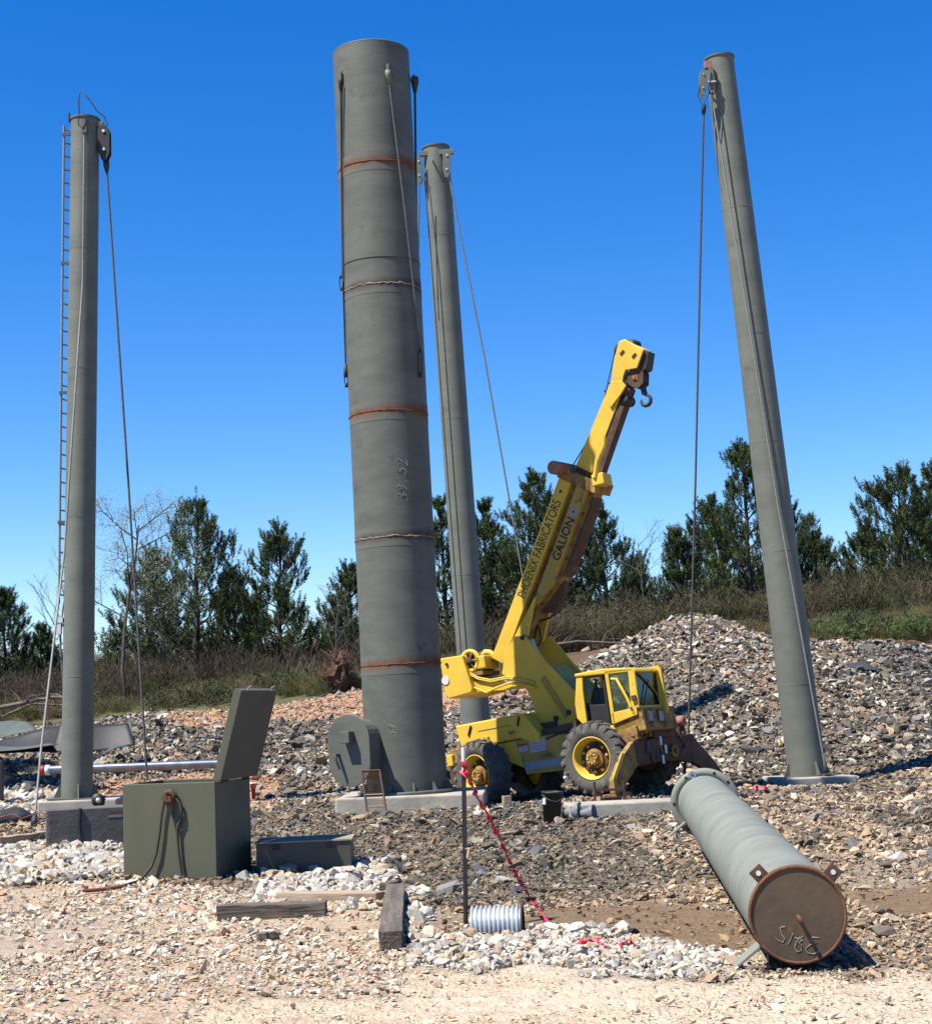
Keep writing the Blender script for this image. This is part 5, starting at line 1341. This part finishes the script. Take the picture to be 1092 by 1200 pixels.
MB().box(wc + Vector((.24, -.05, -.06)), (.22, .5, .26)).build('winch_motor', M['yellow'], crane, bevel=.03)
MB().box(wc + Vector((.02, 0, -.26)), (.5, .6, .08)).build('winch_bed', M['yrust'], crane, bevel=.01)
# boom, a thing of the crane: base section
BY = -.27
bl0, bl1 = Ly(577, 768, BY), Ly(657.5, 553, BY); br1 = Ly(698, 566, BY)
bd = (bl1 - bl0).normalized(); bn = Vector((bd.z, 0, -bd.x))         # bn points to the underside
BLn = (bl1 - bl0).length; BWt = (br1 - bl1).dot(bn)
def bp3(t, n_, y): return bl0 + bd * t + bn * n_ + Vector((0, y - BY, 0))
BH2 = abs(BY)
boom = MB().prism([(-.05, .0), (BLn, 0), (BLn, BWt), (BLn * .50, BWt), (BLn * .30, BWt * .70), (-.05, BWt * .45)], lambda a, b, k: bp3(a, b, -.15 + .30 * k)).build('boom_section', M['yrust'], crane, bevel=.01)  # brown body colour carries the shade of the recess and underside
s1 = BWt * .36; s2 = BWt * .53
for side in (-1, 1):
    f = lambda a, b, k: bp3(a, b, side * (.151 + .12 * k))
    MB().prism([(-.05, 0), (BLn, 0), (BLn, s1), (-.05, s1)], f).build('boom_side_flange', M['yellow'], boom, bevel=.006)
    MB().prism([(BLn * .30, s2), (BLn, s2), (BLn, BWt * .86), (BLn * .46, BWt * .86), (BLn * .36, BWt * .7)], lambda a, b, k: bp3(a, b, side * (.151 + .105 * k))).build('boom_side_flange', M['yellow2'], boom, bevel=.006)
sideplate('boom_foot_plate', [(626.5, 699), (616, 752), (603, 757), (596, 763), (590, 770), (598, 755)], -.35, .07, 'yellow', boom)
q = sideplate('boom_foot_plate', [(626.5, 699), (616, 752), (603, 757), (598, 755)], -.35, .07, 'yellow', boom); q.location.y = .63
c = Ly(613.5, 747, -.40); MB().cyl(c, c + Vector((0, .1, 0)), .05, n=14).build('boom_pin', M['black'], boom)
c = bp3(1.75 * BLn / 5, BWt * .2, 0)
# underside: dark brown cable tray
MB().prism([(BLn * .52, BWt), (BLn - .2, BWt), (BLn - .3, BWt + .04), (BLn * .55, BWt + .04)], lambda a, b, k: bp3(a, b, -.18 + .36 * k)).build('boom_under_tray', M['rustdark'], boom)
tr_ = (Ly(655, 575, BY) - bl0).dot(bd)
MB().cyl(bp3(tr_, s1 * .5, -.272), bp3(tr_, s1 * .5, -.278), .03, n=12).build('boom_rivet', M['black'], boom)
# collar and roller at the top
cl = MB(); cl.prism([(BLn - .12, -.04), (BLn + .10, -.04), (BLn + .10, BWt + .07), (BLn - .12, BWt + .07)], lambda a, b, k: bp3(a, b, -.30 + .60 * k)); cl.build('boom_collar', M['yrust'], boom, bevel=.015)
ra_ = bp3(BLn + .05, -.03, 0)
MB().cyl(ra_ + Vector((0, -.55, 0)), ra_ + Vector((0, .30, 0)), .13, n=24).build('collar_roller', M['pinkrust'], boom)
c = bp3(BLn + .16, BWt + .06, -.2); MB().box(c, (.25, .34, .22)).build('collar_bracket', M['yellow'], boom, bevel=.02)
MB().tube([Ly(697, 560, -.36), Ly(700, 540, -.36), Ly(708, 522, -.36), Ly(708, 512, -.36)], .05, 7).build('stay_arm', M['yellow'], boom)
# second section
c0, c1 = Ly(678, 540, -.17), Ly(718, 444, -.17); cd = (c1 - c0).normalized(); cn = Vector((cd.z, 0, -cd.x)); CL = (c1 - c0).length
CW = (Ly(709, 542, -.17) - c0).dot(cn)
def cp3(t, n_, y): return c0 + cd * t + cn * n_ + Vector((0, y + .17, 0))
sec = MB().prism([(-.5, 0), (CL * .98, .0), (CL * .98, CW * .70), (-.5, CW * .98)], lambda a, b, k: cp3(a, b, -.14 + .28 * k)).build('boom_extension', M['rustdark'], boom, bevel=.01)  # dark body colour paints in the unlit underside
MB().prism([(-.1, -.01), (CL, -.01), (CL, CW * .52), (-.1, CW * .66)], lambda a, b, k: cp3(a, b, -.141 - .035 * k)).build('extension_side', M['yellow'], sec, bevel=.006)
MB().prism([(-.1, -.03), (CL, -.03), (CL, -.005), (-.1, -.005)], lambda a, b, k: cp3(a, b, -.14 + .27 * k)).build('extension_top', M['yellow'], sec)
MB().prism([(-.1, CW * .66), (CL * .98, CW * .52), (CL * .98, CW * .75), (-.1, CW * 1.02)], lambda a, b, k: cp3(a, b, -.141 - .01 * k)).build('extension_shade_strip', M['rustdark'], sec)  # dark strip painted as the shaded lower edge
for t in (.72, .82): 
    c = cp3(CL * t + .2, -.02, -.1); MB().cyl(c, c - cn * .09, .022, n=8).build('stud', M['black'], sec)
# head
hd = [(716, 447), (719.5, 420), (725, 400), (731.5, 398), (753.5, 410), (746, 431), (732.5, 433.5), (730, 441), (729, 449)]
for y_, nm in ((-.20, 'head_plate'), (.14, 'head_plate')):
    sideplate(nm, hd, y_, .05, 'yellow', boom)
sideplate('head_web', [(717, 440), (719.5, 421), (728, 418), (729, 441), (726, 446)], -.14, .27, 'yellow2', boom)
sideplate('head_top_plate', [(725.5, 399.6), (731.5, 397.2), (754.5, 409), (753.5, 411.5), (731, 400.5), (727, 402)], -.145, .28, 'yellow', boom)
for q0 in ((729, 413), (743, 416.5)):
    c = Ly(*q0, -.205); MB().box(c, (.10, .02, .05), Matrix.Rotation(-.6, 3, 'Y')).build('head_slot', M['black'], boom)
for q0 in ((742, 405, .02), (743, 419, .0), (729, 412, 0)):
    c = Ly(q0[0], q0[1], 0)
    MB().lathe([(.001, -.11), (.115, -.11), (.09, -.06), (.115, 0), (.09, .06), (.115, .11), (.001, .11)], c, (0, 1, 0), 20).build('head_sheave', M['black'], boom)
c = Ly(755, 412, 0); MB().cyl(c + Vector((0, -.16, -.02)), c + Vector((0, .2, -.02)), .05, n=12).build('head_pin', M['pinkrust'], boom)
for q0, r_ in (((728, 454), .10), ((724, 470), .13), ((735, 470), .10), ((733, 452), .12)):
    c = Ly(*q0, -.02); MB().lathe([(.001, -.14), (r_, -.14), (r_ * .8, 0), (r_, .14), (.001, .14)], c, (0, 1, 0), 18).build('lower_sheave', M['black'], boom)
sideplate('sheave_bracket', [(716, 447), (728, 446), (733, 452), (727, 462), (715, 478), (711, 470)], -.22, .05, 'yellow', boom)
sideplate('head_side_block', [(744, 431), (751.5, 408), (760, 412), (757, 432), (750, 436)], -.13, .26, 'black', boom)
# hook block hanging on the head (a thing of its own)
hp_ = cm @ Ly(747, 443, -.02)
hk = empty('hook_block', hp_, math.atan2(ax.y, ax.x), label='dark greasy hook block with a steel hook under the crane boom head', cat='hook block')
for s_ in (-1, 1):
    MB().prism([(-.17, .06), (-.08, .17), (.08, .18), (.19, .06), (.17, -.14), (.06, -.22), (-.06, -.18), (-.18, -.08)], lambda a, b, k: (a, s_ * (.09 + .03 * k), b)).build('cheek_plate', M['rustdark'], hk, bevel=.01)
MB().lathe([(.001, -.075), (.19, -.075), (.15, 0), (.19, .075), (.001, .075)], (0, 0, 0), (0, 1, 0), 22).build('sheave', M['black'], hk)
MB().prism([(-.02, .04), (.07, .04), (.07, -.06), (-.02, -.06)], lambda a, b, k: (a, -.122 - .01 * k, b)).build('name_plate', M['pinkrust'], hk)
MB().cyl((0, -.15, 0), (0, .15, 0), .04, n=12).build('axle_pin', M['yrust'], hk)
MB().cyl((.10, 0, -.16), (.13, 0, -.32), .055, n=12).build('swivel', M['black'], hk)
hx, hz = .15, -.44
hpts = [(hx + .0, .12), (hx + .02, .09)] 
hpts = [Vector((.135, 0, -.30)), Vector((.15, 0, -.34))] + [Vector((.15 + math.sin(t) * .10, 0, -.44 + math.cos(t) * .10)) for t in [.5, 1.0, 1.5, 2.1, 2.7, 3.3, 3.9, 4.5, 5.0]]
MB().tube(hpts, [.03, .03, .028, .03, .034, .038, .04, .038, .034, .026, .014], 10).build('hook', M['black'], hk)
for dx_ in (-.05, .06):
    pass
hr = MB()
q0 = hk.matrix_world.inverted() if False else None
for o_ in (-.04, .05):
    a_ = cm @ (Ly(745, 420, o_)); hkm = Matrix.Translation(hp_) @ Matrix.Rotation(math.atan2(ax.y, ax.x), 4, 'Z')
    hr.tube([hkm.inverted() @ a_, Vector((.10 if o_ > 0 else -.1, o_, .05))], .014, 6)
hr.build('hoist_rope', M['cabledark'], hk)
# hoist rope along the back of the boom
MB().tube([wc + Vector((.05, 0, .12)), bp3(1.0, -.03, 0), bp3(BLn - .2, -.05, 0), cp3(.3, -.10, 0), cp3(CL * .6, -.05, 0), Ly(722, 405, 0), Ly(732, 398.5, 0)], .011, 6).build('hoist_line', M['cabledark'], boom)
# lift cylinder
A_, B_ = Ly(621.5, 752, .0), Ly(640, 785, .0)
MB().cyl(Ly(622.5, 750, -.12), Ly(636.5, 779, -.12), .042, n=16).build('lift_rod', M['galv'], crane)
MB().cyl(Ly(636, 777, -.1), Ly(662, 838, -.1), .10, n=18).build('lift_cylinder', M['yrust'], crane)
for pts_ in ([(628, 715), (640, 718), (650, 712), (655, 716), (645, 724), (632, 728)], [(622, 730), (632, 736), (634, 750), (628, 760)], [(626, 700), (634, 712), (630, 732), (626, 748)]):
    MB().tube([Ly(*q, .05) for q in pts_], .020, 6).build('hydraulic_hose', M['black'], crane)
MB().prism([(BLn * .30, BWt * .7), (BLn * .5, BWt), (BLn * .46, BWt + .10), (BLn * .33, BWt + .06)], lambda a, b, k: bp3(a, b, -.08 + .16 * k)).build('cylinder_lug', M['rustdark'], boom)
# lettering on the boom
def lettering(txt, name, size, t0, n_c, y_, parent, gap=1.0, width=None, mk='letter', bold=.0):
    cu = bpy.data.curves.new(name, 'FONT'); cu.body = txt; cu.size = size; cu.extrude = .001; cu.offset = bold; cu.align_y = 'CENTER'; cu.space_character = gap
    tmp = bpy.data.objects.new(name, cu); COL.objects.link(tmp)
    bpy.context.view_layer.update()
    me = bpy.data.meshes.new_from_object(tmp.evaluated_get(bpy.context.evaluated_depsgraph_get()))
    bpy.data.objects.remove(tmp); me.materials.clear(); me.materials.append(M[mk])
    xs = [v.co.x for v in me.vertices]; ys = [v.co.y for v in me.vertices]; w0 = max(xs) - min(xs); k_ = (width / w0) if width else 1
    my = (max(ys) + min(ys)) / 2
    for v in me.vertices:
        a = (v.co.x - min(xs)) * k_; b = v.co.y - my; z_ = v.co.z
        v.co = bp3(t0 + a, n_c - b, y_ - z_)
    o = bpy.data.objects.new(name, me); COL.objects.link(o); o.parent = parent; return o
def tpos(px, py): return (Ly(px, py, BY) - bl0).dot(bd)
lettering('PHOENIX FABRICATORS', 'lettering', .27, tpos(606, 697), s1 * .5, -.2745, boom, width=tpos(656, 588) - tpos(606, 697))
lettering('GALION', 'lettering', .25, tpos(642, 652), (s2 + BWt * .86) / 2, -.2595, boom, width=tpos(664, 605) - tpos(642, 652), bold=.003)
tq = tpos(664, 601)
MB().prism([(tq, s2 + .06), (tq + .14, s2 + .06), (tq + .14, s2 + .22), (tq, s2 + .22)], lambda a, b, k: bp3(a, b, -.2565 - .003 * k)).build('small_badge', M['stripe'], boom)
MB().prism([(tq + .05, s2 + .11), (tq + .09, s2 + .11), (tq + .09, s2 + .15), (tq + .05, s2 + .15)], lambda a, b, k: bp3(a, b, -.2597 - .003 * k)).build('badge_mark', M['letter'], boom)

# cab
CY0 = -.98; CY1 = -.10
def cabbar(a, b, w_=.05, y=CY0, mk='yellow', name='cab_post', parent=None, th=.06):
    A_ = Ly(*a, y); B_ = Ly(*b, y); d = (B_ - A_); L_ = d.length; d.normalize(); nrm = Vector((-d.z, 0, d.x))
    return MB().prism([(0, -w_ / 2), (L_, -w_ / 2), (L_, w_ / 2), (0, w_ / 2)], lambda p, q, k: A_ + d * p + nrm * q + Vector((0, th * k, 0))).build(name, M[mk], parent or crane, bevel=.006)
sideplate('cab_rear_pillar', [(675, 791.5), (682, 794), (683, 812), (688, 849), (686, 852), (676, 842), (673.5, 825)], CY0, .06, 'yellow')
q = sideplate('cab_rear_pillar', [(675, 791.5), (682, 794), (683, 812), (688, 849), (686, 852), (676, 842), (673.5, 825)], CY0, .06, 'yellow'); q.location.y = CY1 - CY0
ca, cb = Ly(675, 791, CY0), Ly(741, 784, CY0)
roof = MB().prism([(ca.x - .03, ca.z - .04), (ca.x - .03, ca.z + .02), ((ca.x + cb.x) / 2, (ca.z + cb.z) / 2 + .06), (cb.x + .02, cb.z + .02), (cb.x + .06, cb.z - .05)], lambda a, b, k: (a, CY0 - .02 + k * (CY1 - CY0 + .1), b)).build('cab_roof', M['yellow'], crane, bevel=.02)
# the rear and inner wall of the cab (dark inside)
sideplate('cab_inner_wall', [(684, 827), (712, 825), (716, 848), (700, 853), (687, 850)], CY0 + .12, .7, 'black')
sideplate('cab_seat', [(688, 832), (702, 832), (703, 826), (700, 808), (694, 806), (692, 816), (690, 826)], CY0 + .3, .4, 'black', bevel=.03)
cabbar((697, 796), (699, 826), .035, CY1, 'black', 'cab_inner_post')
cabbar((682, 797), (686, 845), .04, CY1, 'darkband', 'cab_inner_post')
cabbar((682, 826), (742, 826), .05, CY1, 'darkband', 'cab_inner_rail'); cabbar((682, 794), (742, 788), .05, CY1, 'yrust', 'cab_inner_rail')
# door
door = cabbar((710, 787.5), (719, 848), .07, CY0 - .02, 'yellow', 'cab_door_frame')
cabbar((738.5, 786), (743.5, 838), .10, CY0 - .02, 'yellow', 'door_post', door)
cabbar((708, 788.5), (741, 784.5), .06, CY0 - .02, 'yellow', 'door_top_rail', door)
sideplate('door_panel', [(716, 835.5), (743, 829.5), (745.5, 838), (718.5, 849)], CY0 - .02, .05, 'yellow', door)
sideplate('door_glass', [(712, 791), (738, 787.5), (742, 831), (717.5, 836)], CY0 + .0, .008, 'glass', door, bevel=0)
MB().tube([Ly(x_, y_, CY0 - .03) for x_, y_ in ((716, 796), (722, 796), (729, 808), (736, 821), (739, 829))], .028, 8).build('door_grab_bar', M['yellow'], door)
c = Ly(742.5, 818, CY0 - .05); MB().box(c, (.09, .05, .09)).build('door_hinge', M['rustdark'], door, bevel=.01)
cabbar((706, 790), (714, 850), .05, CY0 + .04, 'black', 'door_seal')
# windscreen, slanting from the roof down to the nose
wx0 = Ly(741, 785, CY0).x; wx1 = Ly(745.5, 829, CY0).x
z_t = cb.z - .04; z_b = Ly(746, 829, CY0).z
wxb = wx1 + .02
frm = MB().prism([(CY0, 0), (CY1, 0), (CY1, 1), (CY0, 1)], lambda a, b, k: (wxb + (wx0 - wxb) * b + .01 - .008 * k, a, z_b + (z_t - z_b) * b)).build('windscreen_glass', M['glass'], crane)
def wsp(a, b, off=.02): return Vector((wxb + (wx0 - wxb) * b + off, a, z_b + (z_t - z_b) * b))
for a, b in (((CY0, 0), (CY0, 1)), ((CY1, 0), (CY1, 1)), ((CY0, 0), (CY1, 0)), ((CY0, 1), (CY1, 1))):
    MB().cyl(wsp(*a), wsp(*b), .03, n=8).build('windscreen_frame', M['yellow'], crane)
MB().cyl(wsp(CY0 + .15, .0, .04), wsp(CY0 + .45, .75, .05), .010, n=6).build('wiper', M['black'], crane)
# curved seal from the roof to the far corner of the windscreen
MB().tube([wsp(CY0 + .08, .98, .03), wsp(CY0 + .4, .72, .03), wsp(CY1 - .14, .35, .03), wsp(CY1 - .04, 0, .03)], .018, 6).build('windscreen_seal', M['yrust'], crane)
# far door swung open, standing out beyond the windscreen
FY = CY1 + .02
fd = [Ly(750, 786, FY), Ly(772.5, 782, FY), Ly(781, 833, FY), Ly(767, 838, FY)]
far = empty('tmp', (0, 0, 0)); bpy.data.objects.remove(far)
fdoor = MB()
def bar3(mb, a, b, w_):
    mb.cyl(a, b, w_, n=4, smooth=False)
bar3(fdoor, fd[0], fd[1], .045); fdo = fdoor.build('far_door_frame', M['yellow'], crane)
for a, b in ((1, 2), (2, 3)):
    m_ = MB(); bar3(m_, fd[a], fd[b], .05); m_.build('far_door_rail', M['yellow'], fdo)
m_ = MB(); bar3(m_, fd[0], fd[3], .03); m_.build('far_door_rail', M['yellow'], fdo)
MB().add(fd, [(0, 1, 2, 3)]).build('far_door_glass', M['glass'], fdo)
MB().tube([Ly(745, 817, CY0 + .1), Ly(758, 818, CY1 - .1), Ly(770, 824, FY), Ly(779, 822, FY)], .012, 6).build('grab_rail', M['yrust'], crane)
# nose below the windscreen
NX = wxb + .06
nose = [(746, 829), (779, 826), (782, 850), (748, 860)]
n2 = [Lx(q[0], q[1], NX) for q in nose]
MB().prism([(wx1 - .55, z_b - .02), (NX, z_b - .01), (NX + .04, z_b - .42), (wx1 - .5, z_b - .42)], lambda a, b, k: (a, CY0 + .02 + k * 1.25, b)).build('nose_panel', M['yrust'], crane, bevel=.02)
for px in (761.5, 774):
    c = Lx(px, 839, NX + .03); MB().box(c, (.05, .17, .19)).build('headlight', M['stripe'], crane, bevel=.02)
    MB().box(c + Vector((-.01, 0, 0)), (.05, .22, .24)).build('headlight_rim', M['rustdark'], crane, bevel=.01)
sideplate('front_fender', [(693, 852), (719, 850), (745, 842), (748, 858), (742, 868), (728, 860), (712, 852)], CY0 + .02, .35, 'yellow')
sideplate('front_step', [(722, 858), (745, 850), (748, 866), (735, 873)], CY0 - .04, .3, 'yrust')
sideplate('front_floor', [(690, 851), (742, 846), (746, 862), (705, 862)], CY0 + .4, 1.2, 'rustdark')
MB().box((HB + .5, 0, 1.0), (.9, .9, .3)).build('front_chassis', M['rustdark'], crane, bevel=.02)
# front outrigger box, blade and flared legs
FXx = HB + .92
bx = [(742, 869), (811, 860), (817, 872), (812, 893), (797, 891), (770, 893), (746, 899)]
frontplate('outrigger_box', bx, FXx, .14, 'rustdark')
nl_ = [(742, 869), (747, 898), (735, 917), (728, 930), (721, 930), (719, 914), (731, 884)]
frontplate('outrigger_leg', nl_, FXx + .01, .10, 'yrust')
fl_ = [(810, 860), (818, 870), (836, 890), (851, 912), (843, 914), (828, 902), (812, 893)]
frontplate('outrigger_leg', fl_, FXx + .01, .10, 'rustdark')
frontplate('leg_edge_strip', [(729, 882), (732.5, 884), (722.5, 913), (718.5, 912)], FXx + .02, .02, 'yellow')
for q0 in ((723, 932), (849, 915)):
    c = Lx(q0[0], q0[1], FXx - .15); MB().box(c, (.42, .30, .07)).build('outrigger_foot', M['yrust'], crane, bevel=.015)
# top of the box: clutter of fittings, brackets and hoses
rr = random.Random(21)
for px, py, h_ in ((747, 862, .22), (795, 856, .24), (800, 856, .28)):
    c = Lx(px, py + 4, FXx - .12); MB().box(c + Vector((0, 0, .0)), (.10, .09, h_)).build('box_bracket', M['rustdark'], crane, bevel=.01)
c = Lx(798, 845, FXx - .1); MB().lathe([(.001, -.06), (.10, -.06), (.10, .06), (.001, .06)], c, (1, 0, 0), 16).build('bracket_boss', M['pinkrust'], crane)
MB().box(Lx(776, 868, FXx - .22), (.3, 1.1, .03)).build('box_top', M['yrust'], crane, bevel=.01)
for j in range(9):
    y_ = rr.uniform(-.9, .7); zz = Lx(775, 862, FXx).z
    pts = [Vector((FXx - .3, y_, zz + .02))]
    for i in range(5): pts.append(pts[-1] + Vector((rr.uniform(0, .09), rr.uniform(-.16, .16), rr.uniform(-.06, .1))))
    pts.append(Vector((FXx + .04, y_ + rr.uniform(-.2, .2), zz - rr.uniform(.05, .5))))
    MB().tube(pts, .017, 6).build('hydraulic_hose', M[('black', 'rustdark', 'cable', 'yrust')[j % 4]], crane)
for j in range(16):
    y_ = rr.uniform(-1.0, .75); c = Vector((FXx - rr.uniform(.0, .3), y_, Lx(775, 862, FXx).z + rr.uniform(-.01, .07)))
    MB().box(c, (rr.uniform(.05, .14), rr.uniform(.05, .16), rr.uniform(.05, .14)), Euler((rr.uniform(-.5, .5), rr.uniform(-.5, .5), rr.uniform(0, 3))).to_matrix()).build('clamp', M[('rustdark', 'yrust', 'pinkrust', 'rustdark')[j % 4]], crane, bevel=.008)
for px, py in ((774, 868), (780, 878), (777, 890)):
    c = Lx(px, py, FXx + .03); MB().box(c, (.03, .07, .16)).build('valve', M['galv'], crane, bevel=.01)
c = Lx(790, 880, FXx + .03); MB().lathe([(.06, -.03), (.12, -.03), (.12, .03), (.06, .03)], c, (1, 0, 0), 18, True).build('tow_ring', M['yrust'], crane)
MB().tube([Lx(803, 893, FXx - .1), Lx(802, 905, FXx - .1), Lx(804, 912, FXx - .1)], .03, 6).build('drain_plug', M['black'], crane)
MB().tube([Ly(676, 852, CY0 + .1), Ly(668, 858, CY0 + .1), Ly(655, 860, CY0 + .1), Ly(640, 866, CY0 + .1)], .03, 6).build('hydraulic_hose', M['black'], crane)
# black mat and wood block by the rear wheel
p = ground(608, 940)
slab('black_mat', (p.x, p.y, p.z + .05), (1.1, .8, .12), -.2, M['black'], 'black plastic mat under the crane beside its rear wheel', cat='mat', bevel=.01)
p = ground(597, 944)
slab('wood_chock', (p.x - .05, p.y - .3, p.z + .1), (.14, .12, .16), .3, M['board'], 'small pale wood chock against the rear crane wheel', cat='chock', bevel=.006)
